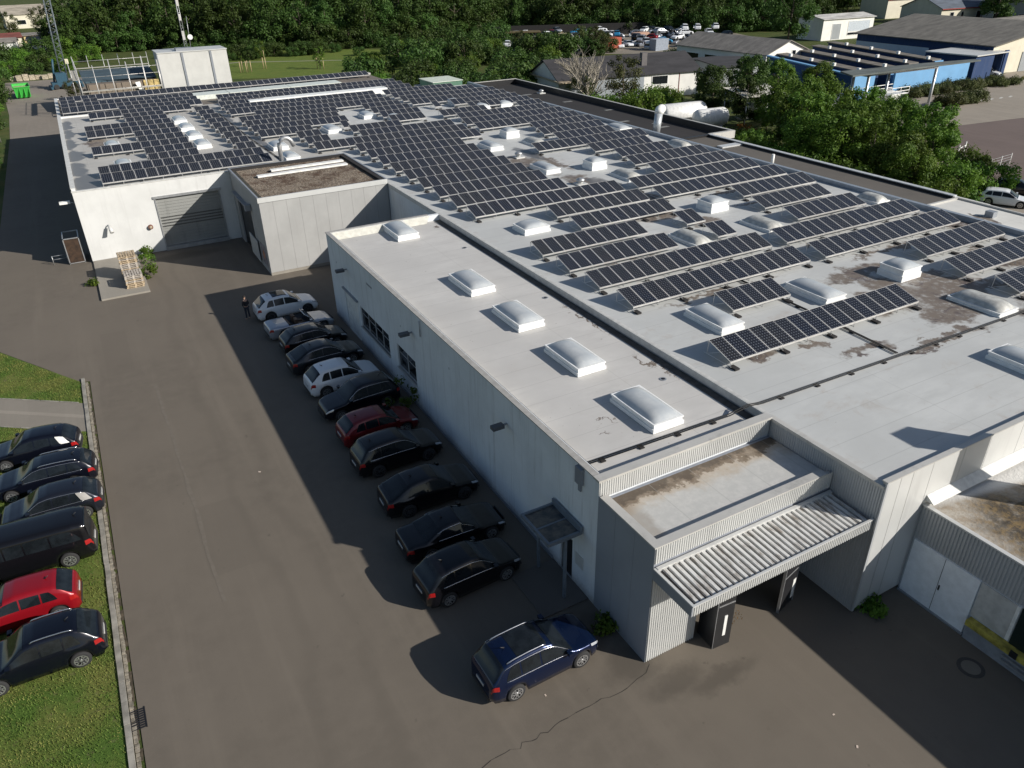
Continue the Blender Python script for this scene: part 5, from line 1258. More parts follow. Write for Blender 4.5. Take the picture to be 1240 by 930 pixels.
for i in range(7):
    mb = MB(); mb.box(-.55,.55,-.4,.4,0,.8+rr.random()*.5); o = mb.build('stone_block', plain('pale_stone', (.38,.33,.25), .9, var=.35)); o.location = (-9.6+i*1.25, 209+rr.uniform(-.5,.5), 0); o.rotation_euler = (0,0,rr.uniform(-.2,.2))
    tag(o, '%s pale stone block from the left in the row behind the green skip' % ORD[i], 'stone block', 'stone blocks at the end of the road')
for i, (x, y, h_) in enumerate(((-10.8,150,9.5),(-11.2,165,9.5),(-10.2,135,8))):
    mb = MB(); mb.tube([(0,0,0),(0,0,h_)], .10, 6); o = mb.build('pole', plain('pole_wood', (.25,.24,.21))); o.location = (x, y, 0); tag(o, '%s grey pole counted from the far end at the left edge of the road' % ['middle','first','third'][i], 'pole', 'poles along the left road')
# houses and sheds far left
gable('garden_shed', -16, 300, .1, 8, 7, 2.6, 3.6, M_cream, roofmat('red_brown_roof', (.16,.05,.04)), 'small cream shed with a dull red roof at the top left', windows=[('S',2,4,.8,1.9,M_glass)])
gable('garden_shed', -7.4, 303, .1, 9, 7, 2.7, 3.2, mat_wall('ochre_wall', (.52,.42,.22), .2), M_rgrey, 'ochre and white shed with a flat grey roof at the top left', windows=[('S',1,4,.9,1.9,M_glass)])
gable('white_shed', -13.5, 286, -.1, 4, 5, 2.4, 3.3, M_whw, M_rgrey, 'left one of the two small white sheds behind the hedge')
gable('white_shed', -6.5, 285, -.2, 4.5, 5, 2.6, 3.3, M_whw, M_rgrey, 'right one of the two small white sheds behind the hedge')
gable('far_house', -14, 385, .1, 22, 14, 5.0, 8, M_cream, roofmat('beige_roof', (.30,.27,.22)), 'cream house with blue edged roof at the very top left', windows=[('S',4,7,1.5,3,M_glass),('S',12,15,1.5,3,M_glass)])
mb = MB(); mb.box(0,3.2,0,2.4,0,2.0); o = mb.build('blue_tarp_stack', plain('tarp_blue', (.03,.16,.25), .6)); o.location = (-3, 318, 0); tag(o, 'blue covered stack between the sheds at the top left', 'tarp')

# meadow with young trees
sheet('mown_field', [(26,185),(60,168),(90,172),(80,215),(60,235),(28,245)], .0, M_field)
sheet('field_path', [(26,212),(40,212.5),(62,200),(62,199),(40,211.2),(26,210.8)], .006, plain('path_gravel', (.26,.25,.19), .9))
for i, (x, y, s) in enumerate(((31.2,222,.9),(45.5,214,1.1),(52.5,186,1.2),(38.5,203,.6))):
    tree('young_tree','young',x,y,s,i,'%s young staked tree from the left on the mown field' % ORD[i], 'young trees on the mown field')
for i, (x, y) in enumerate(((35.6,191),(36.2,191.5),(36.9,190.8),(37.4,191.6),(38,191),(41.8,195.5),(42.3,195.2),(46.5,215),(53.2,185.5),(52.0,186.5),(31.9,222))):
    mb = MB(); mb.tube([(0,0,0),(0,0,2.4)], .09, 6); o = mb.build('stake', plain('stake_wood', (.42,.32,.18))); o.location = (x, y, 0); tag(o, 'pale wooden stake, %s from the left of those on the mown field' % ORD[i], 'stake', 'stakes on the mown field')
gh = empty('green_roof_box', (46.2, 106.7, 0), 0, 'pale flat box roof with a green side behind the far solar rows', 'roof box')
mb = MB(); mb.box(0,4.6,0,5,5.6,6.5); mb.build('wall', mat_wall('green_wall', (.10,.20,.14), .2), gh); mb = MB(); mb.box(-.1,4.7,-.1,5.1,6.5,6.58); mb.build('roof', plain('pale_green_roof', (.55,.60,.52)), gh)
mb = MB(); mb.box(-.5,5.2,-.5,6,0,5.6); mb.build('base', M_panelwall, gh)

# ---- forest ------------------------------------------------------------------
rr = random.Random(77)
def ft(x, y, s, i, row): tree('forest_tree', 'f%d' % (i % 5), x, y, s, rr.uniform(0, 6.28), '%s tree from the left in the %s row of the dark wood' % (ordn(i), row), 'trees of the dark wood behind the fields', sz=rr.uniform(.9,1.15))
def ordn(i):
    n = i+1
    return ORD[i] if i < len(ORD) else '%d%s' % (n, {1:'st',2:'nd',3:'rd'}.get(n % 10 if n % 100 not in (11,12,13) else 0, 'th'))
def edge_row(pts, step, row, jit, smin, smax, skip=None):
    i = 0; d = 0
    for a, b in zip(pts, pts[1:]):
        a, b = Vector((*a,0)), Vector((*b,0)); L = (b-a).length; k = max(1, int(L/step))
        for j in range(k):
            p = a+(b-a)*(j/k); x, y = p.x+rr.uniform(-jit,jit), p.y+rr.uniform(-jit,jit)
            if skip and skip(x, y): continue
            ft(x, y, rr.uniform(smin, smax), i, row); i += 1
edge_row([(4,268),(30,262),(48,246),(62,236),(78,226),(100,232),(125,236),(150,222),(172,200),(200,188),(222,186)], 7.0, 'front', 1.6, .72, 1.0)
edge_row([(2,280),(34,274),(60,258),(85,242),(120,250),(152,238),(178,216),(205,204),(236,202)], 7.5, 'second', 2, .95, 1.2)
edge_row([(10,296),(50,284),(85,262),(125,268),(165,250),(195,228),(240,224),(300,218)], 9, 'third', 3, 1.1, 1.35)
edge_row([(20,330),(60,312),(110,295),(160,285),(210,258),(260,246),(330,235),(400,225)], 13, 'fourth', 4, 1.25, 1.5)
edge_row([(30,380),(100,350),(180,330),(260,290),(350,265),(450,250)], 18, 'last', 5, 1.4, 1.7)
UG = [(4,264),(30,258),(47,243),(61,233),(78,223),(100,229),(125,233),(150,219),(172,197),(200,185),(222,183)]
gi = 0
for a, b in zip(UG, UG[1:]):
    a, b = Vector((*a,0)), Vector((*b,0)); k = max(1, int((b-a).length/5.5))
    for j in range(k):
        p = a+(b-a)*(j/k); tree('woodland_bush', 'scrub', p.x+rr.uniform(-1.5,1.5), p.y+rr.uniform(-1.5,1.5), rr.uniform(1.1,1.9), rr.uniform(0,6), '%s low bush from the left along the foot of the dark wood' % ordn(gi), 'low bushes along the foot of the wood', 'bush'); gi += 1
# scrub and bushes in front of the wood and behind the hall
sc_pts = [(66,186),(70,178),(73,170),(69,162),(64,154),(60,146),(57,138),(55,132),(63,128),(70,134),(76,142),(82,150),(88,158),(80,165),(86,172),(92,180),(98,170),(104,164),(96,156),(90,148),(84,140),(77,132),(70,124),(63,118),(74,126),(66,140),(72,150),(78,158),(84,182),(92,190),(76,194),(84,200),(100,198),(60,170),(56,160),(52,150),(50,141),(60,113),(66,116),(68,120),(102,176),(90,168),(98,186),(110,206),(94,206)]
for i, (x, y) in enumerate(sc_pts):
    tree('shrub', 'scrub' if i % 3 else 'bush', x+rr.uniform(-1.5,1.5), y+rr.uniform(-1.5,1.5), rr.uniform(.85,1.6), rr.uniform(0,6), '%s shrub of the dense thicket right behind the solar roof, counted from its far left' % ordn(i), 'shrubs of the thicket behind the roof', 'shrub')
for i, (x, y, s) in enumerate(((-3,255,1.3),(-9,250,1.2),(-15,248,1.4),(3,262,1.5),(-1,243,1.0),(-7,238,1.1),(-13,232,1.2),(2,232,1.0),(-4,228,.9),(-10,222,1.0),(-15,216,1.2),(1,222,1.1),(-6,215,.8),(8,240,1.3),(-12.5,200,1.0),(-13,188,1.1),(-12.5,176,1.0),(-12.4,160,.9),(-12.0,146,.9),(-11.8,130,.8),(-11.5,118,.7),(-11.2,108,.6))):
    tree('hedge_bush', 'bush' if i % 2 else 'scrub', x, y, s, i*1.3, '%s bush from the back of the overgrown verge at the left edge' % ordn(i), 'bushes of the overgrown left verge', 'bush')
for i, (x, y, s) in enumerate(((-20,330,.8),(-26,318,.9),(-2,350,.8),(-28,300,.9),(10,330,1.0),(5,300,.8),(-30,345,1),(-12,345,.7))):
    tree('garden_tree', 'olive', x, y, s*1.3, i, '%s olive green garden tree among the sheds at the top left' % ORD[i], 'garden trees at the top left')
for i, (x, y, s) in enumerate(((3,160,.8),(6,166,.7),(10,165,.8),(14,164,.7),(1,172,.9),(-1,163,.5))):
    tree('dry_bush', 'olive', x, y, s*.45, i*2, '%s dry olive bush behind the scaffolding' % ORD[i], 'dry bushes behind the scaffolding', 'bush')

for i in range(30):
    x = 27+i*1.45; y = 232+rr.uniform(-16,8)-(i*.35)
    if 211 < y < 214.5: y += 5
    tree('rough_shrub', 'scrub', x, y, rr.uniform(.5,.95), i, '%s low rough shrub from the left behind the mown field' % ordn(i), 'rough shrubs behind the mown field', 'shrub')
# ---- junk yard -----------------------------------------------------------------
sheet('junk_yard_ground', [(96,186),(130,162),(172,160),(182,188),(150,216),(118,228),(100,215)], .0, M_gravel_ground)
def lowcar(colm):
    P = KINDS['hatch']; parts, ax, _ = car_meshes('hatch', (colm, gl), low=True, trimline=False); mb = MB(); mats = [colm, gl, M_rubber]
    for nm, m, mt, sm in parts:
        if nm not in ('body','windscreen','rear_window','side_window'): continue
        n = len(mb.v); mb.v += m.v
        for f, s_ in zip(m.f, m.sm): mb.face([i+n for i in f], 0 if nm == 'body' else 1, s_)
    for a in ax:
        for s in (-1, 1): mb.tube([(a,s*.65,.32),(a,s*.88,.32)], .32, 10, 2)
    me = bpy.data.meshes.new('scrap_car'); me.from_pydata(mb.v, [], mb.f); [me.materials.append(q) for q in mats]; me.polygons.foreach_set('material_index', mb.mi); me.polygons.foreach_set('use_smooth', mb.sm); return me
LC = {'white': lowcar(white), 'red': lowcar(red), 'dark': lowcar(anth), 'silver': lowcar(silver), 'blue': lowcar(paint('sky_blue_paint', (.03,.22,.42), .2)), 'yellow': lowcar(paint('yellow_paint', (.50,.33,.03), 0)), 'green': lowcar(paint('green_paint', (.05,.20,.12), 0))}
ji = 0
def scrap(cn, x, y, z=0, rz=None):
    global ji
    o = link('scrap_car', LC[cn]); o.location = (x, y, z); o.rotation_euler = (rr.uniform(-.05,.05), rr.uniform(-.05,.05), rr.uniform(0,6.28) if rz is None else rz)
    tag(o, '%s scrapped %s car in the junk yard, %s' % (ordn(ji), cn, 'lifted onto another wreck' if z > .5 else 'standing on the ground'), 'scrap car', 'wrecks in the junk yard'); ji += 1
cols = ['white','silver','silver','dark','white','blue','dark','white','white','green','silver','red','dark','silver','white','dark','yellow','silver']
for i in range(135):
    t_ = rr.random(); x = lerp(100, 166, rr.random()); y = lerp(168, 214, rr.random())
    if y > 228-(x-118)*.62+ (0 if x > 118 else 0): continue
    if y < 176-(x-118)*.10 and x < 128: continue
    scrap(rr.choice(cols), x, y); 
    if rr.random() < .45: scrap(rr.choice(cols), x+rr.uniform(-.5,.5), y+rr.uniform(-.5,.5), 1.25)
for x, y in ((160,186),(163,184),(168,182)): scrap('white', x, y, 2.4, 1.0)
for i, (x, y, cn, cv, rz) in enumerate(((116,178,'dark teal',(.03,.09,.14),.1),(121.5,177,'pale grey',(.42,.47,.48),.1),(126.6,176.2,'rusty red',(.42,.09,.05),.1),(122.5,195,'beige',(.45,.38,.25),.2),(141,183,'pink brown',(.48,.30,.22),.1),(118.5,183,'light pink',(.42,.28,.2),.1),(134,166,'blue grey',(.32,.36,.42),.1),(127,184,'dark red',(.25,.02,.02),.1))):
    e = empty('shipping_container', (x, y, 0), rz, '%s shipping container in the junk yard' % cn, 'container')
    mb = MB(); mb.box(0,.05,0,2.4,.1,2.6); mb.box(4.45,4.5,0,2.4,.1,2.6); mb.box(0,4.5,2.35,2.4,.1,2.6); mb.box(0,4.5,0,2.4,2.6,2.68); mb.box(0,4.5,0,2.4,0,.1); mb.corr((.05,.05,.1),(1,0,0),(0,0,1),(0,-1,0),4.4,2.5,.3,.05)
    mb.build('body', plain('container_'+cn.replace(' ','_'), cv, .6), e)
dl = empty('timber_shelter', (102, 208, 0), -.45, 'long dark open shed with a mossy roof at the edge of the wood', 'shed')
mb = MB(); mb.box(0,20,0,5,3.0,3.2); mb.build('roof', roofmat('mossy_shed_roof', (.10,.075,.03)), dl); mb = MB(); mb.box(0,20,4.8,5,0,3); mb.build('wall', M_black, dl)
mb = MB(); q = random.Random(4)
for i in range(26): x = q.uniform(.5,19.5); mb.tube([(x,.5,0),(x+q.uniform(-.8,.8),.8,2.8)], .08, 4)
mb.build('post', plain('grey_timber', (.3,.28,.26)), dl)
bw = empty('dark_yard_wall', (118, 224, 0), -.42, 'long black boundary wall behind the junk yard', 'wall')
mb = MB(); mb.box(0,48,0,.3,0,3.2); mb.build('wall', plain('black_boards', (.015,.014,.014), .9), bw)

# ---- houses on the right ---------------------------------------------------------
hs = gable('long_house', 71.5, 113.2, -.155, 27, 12, 3.95, 6.4, M_whw, M_rdark, 'long low house with a dark tiled roof and a bright white gable side', 'house', windows=[('S',17.6,20.6,2.2,3.5,M_glass),('S',12,14,1.2,3,M_glass)])
mb = MB(); mb.box(22.9,23.02,-.06,-.005,.1,3.9); mb.build('downpipe', plain('dull_red_pipe', (.2,.06,.05)), hs); mb = MB(); mb.box(16.6,17.6,2.2,3.1,5,7.1); mb.build('chimney', plain('grey_chimney', (.13,.12,.12)), hs)
mb = MB(); mb.box(-.6,6.5,-1.8,-.4,3.7,3.85); mb.box(-.75,-.55,-1.8,12.6,3.7,3.95); mb.build('fascia_board', plain('pale_timber', (.45,.36,.24)), hs)
mb = MB(); mb.box(0,16.0,-.06,-.01,0,3.9); mb.build('shaded_front', M_white_shaded, hs)  # sheet over the front, painted blue grey for the shaded part
gable('grey_shed', 106.5, 112.5, -.1, 9.5, 14, 3.3, 3.9, M_gw, M_rdark, 'small dark grey house with one white framed window', 'house', windows=[('S',4.2,5.0,1.5,2.5,M_glass)])
gable('barn', 122.2, 117, .03, 12.2, 26, 4.0, 6.2, M_whw, M_rgrey, 'long barn with grey corrugated roof and a white gable with a small window', 'barn', along='y', windows=[('S',7.2,8.2,3.6,4.4,M_glass),('W',1,8,1.4,2.8,M_glass),('W',10,17,1.4,2.8,M_glass),('W',19,25,1.4,2.8,M_glass)])
# blue bay complex
bc = empty('blue_front_wall', (112, 88, 0), 0, 'long blue wall nearest the trees, its shade painted dark, its sunlit end painted light', 'wall')
mb = MB(); mb.prism([(0,0),(.6,0),(9.4,27.5),(8.8,27.5)],0,4.0); mb.build('wall', M_blue_shaded, bc); mb = MB(); mb.prism([(-.1,-.1),(.75,-.1),(9.5,27.6),(8.7,27.6)],4.0,4.22); mb.build('coping', M_blue_lit, bc)  # shaded flank painted dark, its sunlit top painted light
mb = MB(); mb.box(.1,2.6,-.35,-.12,0,4.2); mb.build('sunlit_end', M_blue_lit, bc)
for i, (x, y0, y1, z, w_) in enumerate(((117.2,90,118,3.9,3.6),(123.6,90,119,4.1,3.4),(130.2,91,121,4.2,3.4),(136.5,91,123,4.3,3.2))):
    e = empty('storage_bay', (x, y0, 0), -.0, '%s dark blue storage bay row from the left inside the blue yard' % ORD[i], 'storage bay', 'blue storage bays')
    s = .31; L = y1-y0
    mb = MB(); mb.prism([(0,0),(.3,0),(.3+s*L,L),(s*L,L)],0,z); 
    for k in range(5): yy = k*L/5; xx = s*yy; mb.box(xx+.3,xx+w_,yy+.0,yy+.25,0,z-.3)
    mb.build('partition', M_blued, e)
    mb = MB(); mb.prism([(-.5,0),(w_*.62,0),(w_*.62+s*L,L),(s*L-.5,L)],z,z+.2); mb.build('roof', roofmat('bay_roof', (.15,.135,.115)), e)
    mb = MB()
    for k in range(4): yy = 1+k*L/4; mb.box(s*yy-.6,s*yy-.1,yy,yy+.5,z+.2,z+.7)
    mb.build('vent', M_trim, e)
    mb = MB(); mb.box(-.1,w_*.7,-.3,-.05,0.2,z); mb.build('sunlit_end', M_blue_lit, e)  # lighter blue puts the sunlight on this end into the colour
br = empty('sunlit_blue_wall', (122, 87.6, 0), .02, 'sunlit light blue wall behind the gantry', 'wall')
mb = MB(); mb.box(0,20.5,0,.4,0,4.1); mb.build('wall', M_blue_lit, br); mb = MB(); mb.box(-.05,20.55,-.05,.45,4.1,4.25); mb.build('coping', M_trim, br)
bh = gable('large_grey_hall', 157.8, 93.5, -.06, 36, 33, 5.2, 8.2, M_cream, M_rbrown, 'large hall with a wide brown grey roof, blue side and cream gable', 'hall', along='y', over=.8)
mb = MB(); mb.box(-.12,-.02,14,33,0,3.7); mb.build('side_cladding', mat_wall('pale_blue_grey_wall', (.46,.54,.62), .1), bh); mb = MB(); mb.box(-.12,-.02,0,14,0,5.0); mb.box(-.13,-.03,14,33,3.7,5.1); mb.build('dark_blue_side', M_blued, bh)
mb = MB(); mb.box(9,30,-.12,-.02,0,3.6); mb.build('grey_gate', M_gw, bh)
ba = empty('blue_annex', (148.5, 90.8, 0), .05, 'dark blue carport in front of the large hall sheltering a white car', 'carport')
mb = MB(); mb.box(0,6.2,0,.2,0,4.2); mb.box(0,.2,.2,10,0,4.2); mb.box(9.2,9.5,0,10,0,4.2); mb.box(9.5,10.6,-.2,.1,0,4.6); mb.build('wall', M_blued, ba); mb = MB(); mb.box(-.4,10.8,-.4,10,4.2,4.4); mb.build('roof', M_lgrey, ba)
make_car('parked_car', 'hatch', (white, gl), 156.4, 92.4, -1.3, 'white car under the dark blue carport', None, trim=False)
mb = MB(); mb.tube([(0,0,0),(0,0,4.4)], .14, 8); mb.box(-.35,.35,-.35,.35,0,.5); o = mb.build('yellow_post', plain('worn_yellow_post', (.42,.36,.12))); o.location = (157.6, 86.2, 0); tag(o, 'slim yellowish post at the corner of the hall forecourt', 'post')
gable('white_workshop', 182.5, 156, -.05, 19, 9, 5.2, 6.0, M_whw, roofmat('white_roof', (.45,.44,.42)), 'small white workshop with wide white doors at the edge of the wood', 'workshop', windows=[('S',9.5,17.5,1.9,4.4,plain('pale_window', (.5,.55,.6), .2)),('S',3.6,6.6,.2,4.0,M_gw),('S',9.5,17.5,1.0,1.6,M_glass)])
gable('red_edged_house', 250, 168, -.1, 34, 16, 4.4, 7.5, M_cream, roofmat('blue_grey_roof', (.10,.12,.15)), 'cream house with a red edged blue grey roof at the top right', 'house', windows=[('S',4,5.6,1,3.2,M_glass),('S',9,10,1,3.2,M_glass),('S',16,18,1,3.2,M_glass),('S',23,25,1,3.2,M_glass)])
mb = MB(); mb.box(-.5,34.5,-.62,-.42,4.1,4.35); o = mb.build('red_gutter', plain('gutter_red', (.28,.03,.025))); o.location = (250,168,0); o.rotation_euler = (0,0,-.1); tag(o, 'red gutter along the cream house at the top right', 'gutter')
gable('red_roof_house', 255, 192, -.1, 30, 12, 6, 9.5, M_cream, roofmat('bright_red_roof', (.25,.035,.03)), 'house with a bright red roof behind the cream house at the top right', 'house')
gable('grey_gabled_house', 268, 147, .35, 14, 16, 6.5, 10.5, M_gw, M_rdark, 'grey house with dark windows in the top right corner', 'house', along='y', windows=[('W',2,6,1.2,2.8,M_glass),('W',9,13,1.2,2.8,M_glass),('S',4,8,1.2,2.8,M_glass)])
gable('pale_far_shed', 275, 172, 0, 18, 14, 4, 5, M_whw, M_rgrey, 'pale shed between the conifer and the grey corner house', 'shed')
gable('low_grey_shed', 226, 138, .05, 40, 10, 2.6, 3.2, M_gw, M_rgrey, 'low grey shed row behind the large hall', 'shed')

# forecourt on the right
sheet('forecourt', [(98,40),(260,40),(260,86),(196,100),(150,90),(122,86),(100,72),(84,56),(70,30)], .0, M_yard)
sheet('forecourt_patch', [(84,50),(99.5,68),(119,65.5),(150,60),(150,40),(90,40)], .004, M_yard2)
mb = MB()
for i in range(11): x = 113+i*2.4; y = 77.5-.13*i; mb.poly([(x,y,.008),(x+1.5,y+.5,.008),(x+1.5,y+.9,.008),(x,y+.4,.008)])
struct('painted_marking', mb, plain('faded_white_paint', (.5,.49,.45), .7))
for i in range(22):
    x = 124+i*1.25; y = 86.6-rr.uniform(0,1.8)-(0 if i % 3 else 1.0)
    tree('verge_clump','verge',x,y,rr.uniform(.55,1.1),i,'%s weedy clump from the left along the foot of the light blue wall' % ordn(i),'verge clumps by the light blue wall','bush')
for i in range(9):
    x = 121+i*1.0; y = 77.3+rr.uniform(-.8,.8)
    tree('verge_clump','verge',x,y,rr.uniform(.7,1.2),i,'%s weedy clump from the left of the brown green island on the forecourt' % ordn(i),'weed island on the forecourt','bush')
# gantry roof
gt = empty('gantry_roof', (0, 0, 0), 0, 'long thin flat gantry roof on slanting grey posts', 'canopy')
mb = MB(); mb.prism([(90,70.8),(116.8,70.6),(116.8,71.6),(107.5,73.2),(92,74.5)],7.55,7.75); mb.build('roof', roofmat('gantry_roof_sheet', (.10,.115,.11)), gt)
for x, y in ((107.5,71.0),(100.5,73.2),(94,71.4),(94,73.8)):
    mb = MB(); mb.tube([(x,y,0),(x,y,7.55)], .2, 8); mb.build('post', M_steel, gt)
mb = MB(); mb.tube([(107.5,71.0,7.4),(94,71.4,7.4)], .15, 6); mb.tube([(94,71.4,7.3),(94,73.8,7.3)], .15, 6); mb.build('beam', M_steel, gt)
st = empty('process_unit', (108.0, 79.0, 0), 0, 'white and steel machine unit with stairs and railings under the gantry', 'machine')
mb = MB(); mb.box(0,4.2,0,3,0,2.4); mb.build('casing', M_lgrey, st); mb = MB(); mb.box(1.9,2.3,-.05,0,.6,1.6); mb.build('red_extinguisher', plain('signal_red', (.45,.02,.02)), st)
mb = MB()
for z in (2.9,3.4): mb.tube([(-2,0,z),(6,0,z)], .05, 5); mb.tube([(-2,3,z),(6,3,z)], .05, 5)
for x in (-2,0,2,4,6): mb.tube([(x,0,2.4),(x,0,3.5)], .05, 5)
mb.box(-2,6,0,3,2.4,2.5); mb.build('railing', M_trim, st)
mb = MB()
for i in range(9): mb.box(5.0+i*.42,5.5+i*.42,.4,1.6,2.1-i*.25,2.16-i*.25)
mb.tube([(5,.4,2.6),(9,.4,.3)], .08, 5); mb.tube([(5,1.6,2.6),(9,1.6,.3)], .08, 5); mb.build('stairs', M_steel, st)
# white tanks
for i, (x, y, L, r, rz, lab) in enumerate(((72.8,88.2,7.5,1.45,-.12,'big white horizontal tank with a round left end, farther of the left pair'),(75.6,84.2,5.5,1.25,-.12,'white horizontal tank, nearer of the left pair'),(91.5,79.6,9,1.6,-.05,'white horizontal tank half hidden by the trees on the right'),(88.0,86.0,11,1.2,-.05,'long white tank behind the pipe rack'))):
    e = empty('storage_tank', (x, y, r+.55), rz, lab, 'tank'); mb = MB()
    pr_ = [(0,.0001),(.12,r*.55),(.35,r*.85),(.7,r),(L-.7,r),(L-.35,r*.85),(L-.1,r*.5),(L,.0001)]
    mb.tube([(a,0,0) for a,_ in pr_], [b for _,b in pr_], 24, caps=False); mb.build('shell', plain('tank_white', (.72,.72,.70), .35), e)
    mb = MB(); mb.box(1.2,1.6,-r*.7,r*.7,-r-.55,-r*.5); mb.box(L-1.6,L-1.2,-r*.7,r*.7,-r-.55,-r*.5); mb.build('saddle', M_grey, e)
pk = empty('pipe_rack', (84, 84.5, 0), 0, 'tangled steel pipe rack under a pale slanting sheet roof', 'pipe rack'); mb = MB(); q = random.Random(12)
for i in range(46):
    x, y, z = q.uniform(0,7), q.uniform(-2,2), q.uniform(.3,3.6); ax_ = q.choice([(q.uniform(.8,2.5),0,0),(0,q.uniform(.8,2),0),(0,0,q.uniform(.4,1.4))]); mb.tube([(x,y,z),(x+ax_[0],y+ax_[1],z+ax_[2])], q.uniform(.04,.12), 6)
mb.build('pipes', M_steel, pk); mb = MB(); mb.poly([(-1,-2.5,4.2),(7,-3,4.0),(8,2.5,4.6),(-.5,3,4.9)]); mb.build('sheet_roof', plain('pale_sheet', (.55,.53,.47)), pk)
mb = MB(); [mb.tube([(x,y,0),(x,y,4.2)], .08, 6) for x, y in ((-.6,-2.2),(6.8,-2.6),(7.5,2.2),(-.3,2.5))]; mb.build('post', M_grey, pk)
# thick duct from the annex roof
du = empty('white_duct', (54.5, 66.5, 5.25), 0, 'thick white ribbed duct rising from the dark annex roof', 'duct')
mb = MB(); mb.tube([(0,0,0),(.5,.35,1.9)], .42, 14); mb.build('duct', plain('duct_grey', (.50,.53,.55), .4, .4), du)
mb = MB(); mb.tube([(.5,.35,1.85),(.58,.42,2.05),(.9,.7,2.2),(1.4,1.0,2.25)], [.44,.5,.5,.48], 16); mb.build('hood', M_trim, du)
# vehicles right
make_car('parked_camper', 'van', (paint('pale_van_paint', (.50,.53,.55), .2), gl), 109.5, 106.5, 0.0, 'pale grey minibus parked in front of the small dark house', None, trim=False, cat='van')
make_car('parked_car', 'estate', (white, gl), 77.8, 41.0, -1.1, 'white car behind the white annex at the right edge of the photo', None, trim=False)
make_car('parked_car', 'hatch', (blackp, gl), 82.2, 42.5, -1.1, 'dark car half cut by the right edge of the photo', None, trim=False)
# metal fence right
fe = empty('mesh_fence', (80, 47.5, 0), .1, 'light metal mesh fence at the edge of the forecourt', 'fence'); mb = MB()
for i in range(6): mb.tube([(i*2.2,0,0),(i*2.2,0,1.9)], .04, 5)
mb.build('post', M_trim, fe); mb = MB()
for z in (.3,.6,.9,1.2,1.5,1.8): mb.tube([(0,0,z),(11,0,z)], .02, 4)
mb.build('wire_panel', M_steel, fe)
lr = empty('ladder_frame', (86.5, 52.2, 0), .3, 'white tubular frame standing in the greenery by the forecourt', 'frame'); mb = MB()
for x in (0,2.4): mb.tube([(x,0,0),(x+.3,0,2.6)], .07, 5)
for z in (.8,1.5,2.2): mb.tube([(0.1,0,z),(2.6,0,z)], .05, 5)
mb.build('tubes', M_trim, lr)
# trees on the right
RT = [('b0',71,60,0.85,'leafy'),('b1',76,64,0.98,'leafy'),('b2',80,69,1.01,'leafy'),('b0',84,75,0.98,'dense'),('b1',74,54,0.80,'leafy'),('b2',78,50,0.80,'bright'),('b1',83,54,0.90,'bright'),('b0',72,48,0.68,'bright'),('bush',68,52,1.10,'low'),('bush',66.5,57,1.10,'low'),('bush',67,62,1.10,'low'),
 ('bush',70,66,1.10,'low'),('b2',88,62,0.77,'bright'),('bush',75,44.5,1.20,'low'),('bush',80,44,1.00,'low'),('bush',84,49,1.00,'low'),('bush',62.5,46,0.90,'low'),('bush',64,50,0.90,'low'),('bush',70,43,1.00,'low'),('b0',79,59,0.93,'bright'),('bush',73,70,1.00,'low'),('b1',66,64,0.59,'leafy'),
 ('dark',84.5,83.5,0.75,'dark'),('dark',84.5,90.5,0.85,'dark'),('b1',85.5,80,0.60,'leafy'),('dark',97.5,96,0.85,'dark'),('b2',107,99,0.72,'round'),('b0',112.5,95.5,0.72,'round'),('dark',102,103,0.60,'dark'),('bush',74,94,1.40,'low'),('bush',79,98,1.30,'low'),('bush',69,98,1.30,'low'),('bush',84,101,1.10,'low'),('bush',88,103,0.60,'low'),('bush',65,102,1.30,'low'),
 ('olive',70,104,0.70,'olive'),('olive',79.5,106,0.90,'olive'),('dark',171,157,1.60,'dark'),('b1',118,118,0.50,'small'),('b2',127,135,0.50,'small'),('dark',253,152,1.90,'dark conifer like'),('dark',87,39,1.00,'black green'),('bush',77,46.5,0.80,'low'),('b0',89,69,0.68,'bright'),('olive',61,108,0.60,'olive'),('bush',122,144,1.00,'low'),('b1',72,57,0.89,'leafy'),('b0',77,67,0.94,'leafy'),('b2',87,72,0.94,'leafy'),('b1',91,68,0.83,'leafy'),('b0',86,60,0.83,'bright'),('b2',75,58,0.89,'bright'),('b1',80,63,0.89,'leafy'),('b0',73,50,0.77,'bright'),('b2',87,57,0.71,'bright'),('bush',92,63,1.00,'low'),('bush',94,72,0.90,'low'),('bush',69,70,1.10,'low')]
for i, (k, x, y, s, d) in enumerate(RT):
    nm = 'bush' if k == 'bush' else 'broadleaf_tree'
    tree(nm, k, x, y, s, i*1.7, '%s %s %s in the greenery right of the main roof by distance' % (ordn(i), d, 'bush' if k == 'bush' else 'tree'), 'greenery between the main roof and the yards', 'bush' if k == 'bush' else 'tree')
fb = crown_mb(333, 2.4, .9, 22, 70, .22, .7); o = fb.build('flowering_bush', mat_leaf('orange_flowers', (.30,.06,.02), (.10,.10,.02))); o.location = (78.5, 77.5, .9); tag(o, 'bush with orange red flowers beside the pipe rack', 'bush')
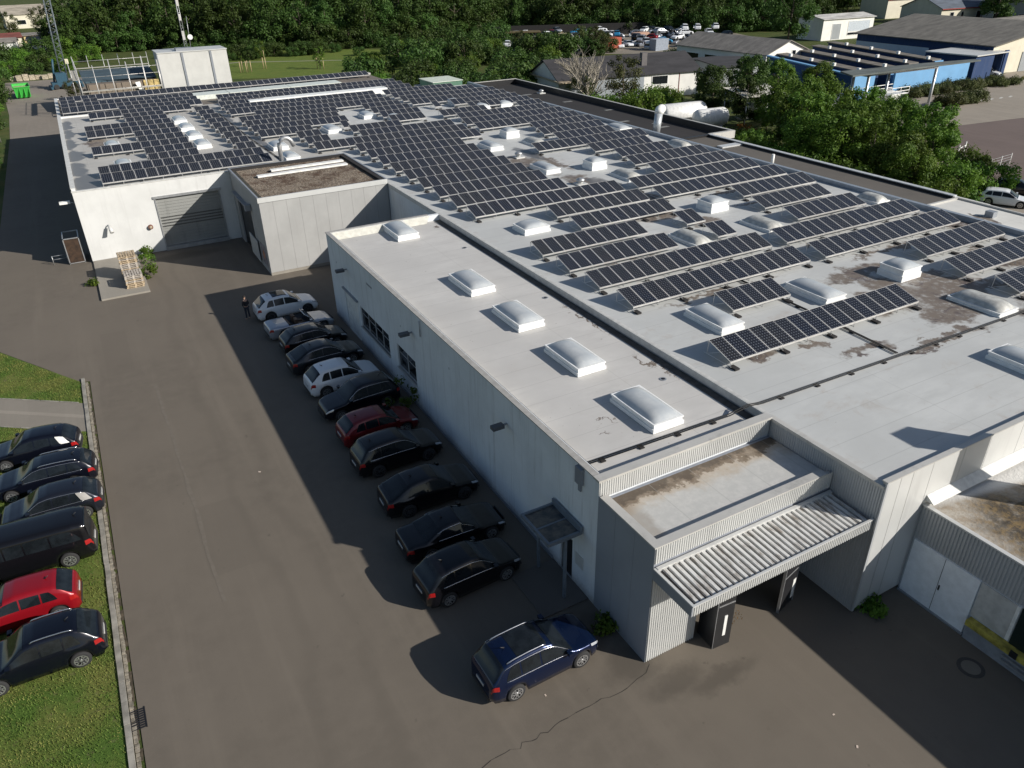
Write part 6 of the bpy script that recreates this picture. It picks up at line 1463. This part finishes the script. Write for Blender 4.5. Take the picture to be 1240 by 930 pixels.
# bare dead tree
dt = empty('bare_tree', (72.5, 103.5, 0), 0, 'bare pale dead tree in front of the dark roofed house', 'tree'); mb = MB(); q = random.Random(31)
def branch(p, d, L, r, lv):
    e_ = p+d*L; mid = p+d*L*.5+Vector((q.uniform(-1,1),q.uniform(-1,1),0))*L*.06; mb.tube([tuple(p),tuple(mid),tuple(e_)], [r,r*.8,r*.55], 5, caps=False)
    if lv == 0: return
    for _ in range(4 if lv > 1 else 5):
        nd = (d+Vector((q.uniform(-.8,.8),q.uniform(-.8,.8),q.uniform(-.15,.6)))).normalized(); branch(p+d*L*q.uniform(.45,1), nd, L*q.uniform(.5,.75), r*.5, lv-1)
for k in range(4): branch(Vector((q.uniform(-1.2,1.2),q.uniform(-1.2,1.2),0)), Vector((q.uniform(-.35,.35),q.uniform(-.3,.3),1)).normalized(), 3.4, .16, 3)
mb.build('branches', M_deadwood, dt); dt.scale = (2.1,2.1,1.5)
# tree at the left edge whose twigs reach into view
tree('broadleaf_tree','b1',-13.6,71,.62,1.0,'green tree at the left edge whose twigs reach over the yard',None)
for i in range(26):
    x = 99+rr.uniform(0,24); y = 166+rr.uniform(0,14)+(x-99)*.1
    tree('screening_shrub', 'olive' if i % 4 == 0 else 'scrub', x, y, rr.uniform(.6,1.25) if i % 4 else rr.uniform(.5,.8), i, '%s shrub in front of the junk yard, between it and the dark roofed house' % ordn(i), 'shrubs screening the junk yard', 'shrub')
def turbine(x, y, z, lab):
    e = empty('roof_fan', (x, y, z), 0, lab, 'roof fan', 'small metal roof fans'); mb = MB()
    mb.box(-.45,.45,-.45,.45,0,.12); mb.tube([(0,0,.1),(0,0,.3)], .2, 12); mb.build('base', M_lgrey, e)
    mb = MB(); mb.tube([(0,0,.3),(0,0,.42),(0,0,.55)], [.34,.36,.12], 16); mb.build('fan_cap', M_steel, e)
turbine(35.0, 62.2, 6.0, 'small metal roof fan beside the stepped edge of the dense solar field, farther one')
turbine(34.6, 51.3, 6.0, 'small metal roof fan beside the dark wet patch, nearer one')
turbine(57.8, 96.0, 5.35, 'small metal roof fan alone on the dark annex roof')
for x, y, lab in ((18.6,22.9,'near'),(18.9,33.6,'middle'),(18.7,43.5,'far')):
    e = empty('roof_drain', (x+1.6, y, 5.645), 0, '%s round roof drain near the gutter of the side wing' % lab, 'roof drain', 'roof drains of the side wing')
    disc(.16, 0, .02, 16).build('ring', M_dgrey, e); disc(.09, 0, .03, 12).build('grate', M_black, e)
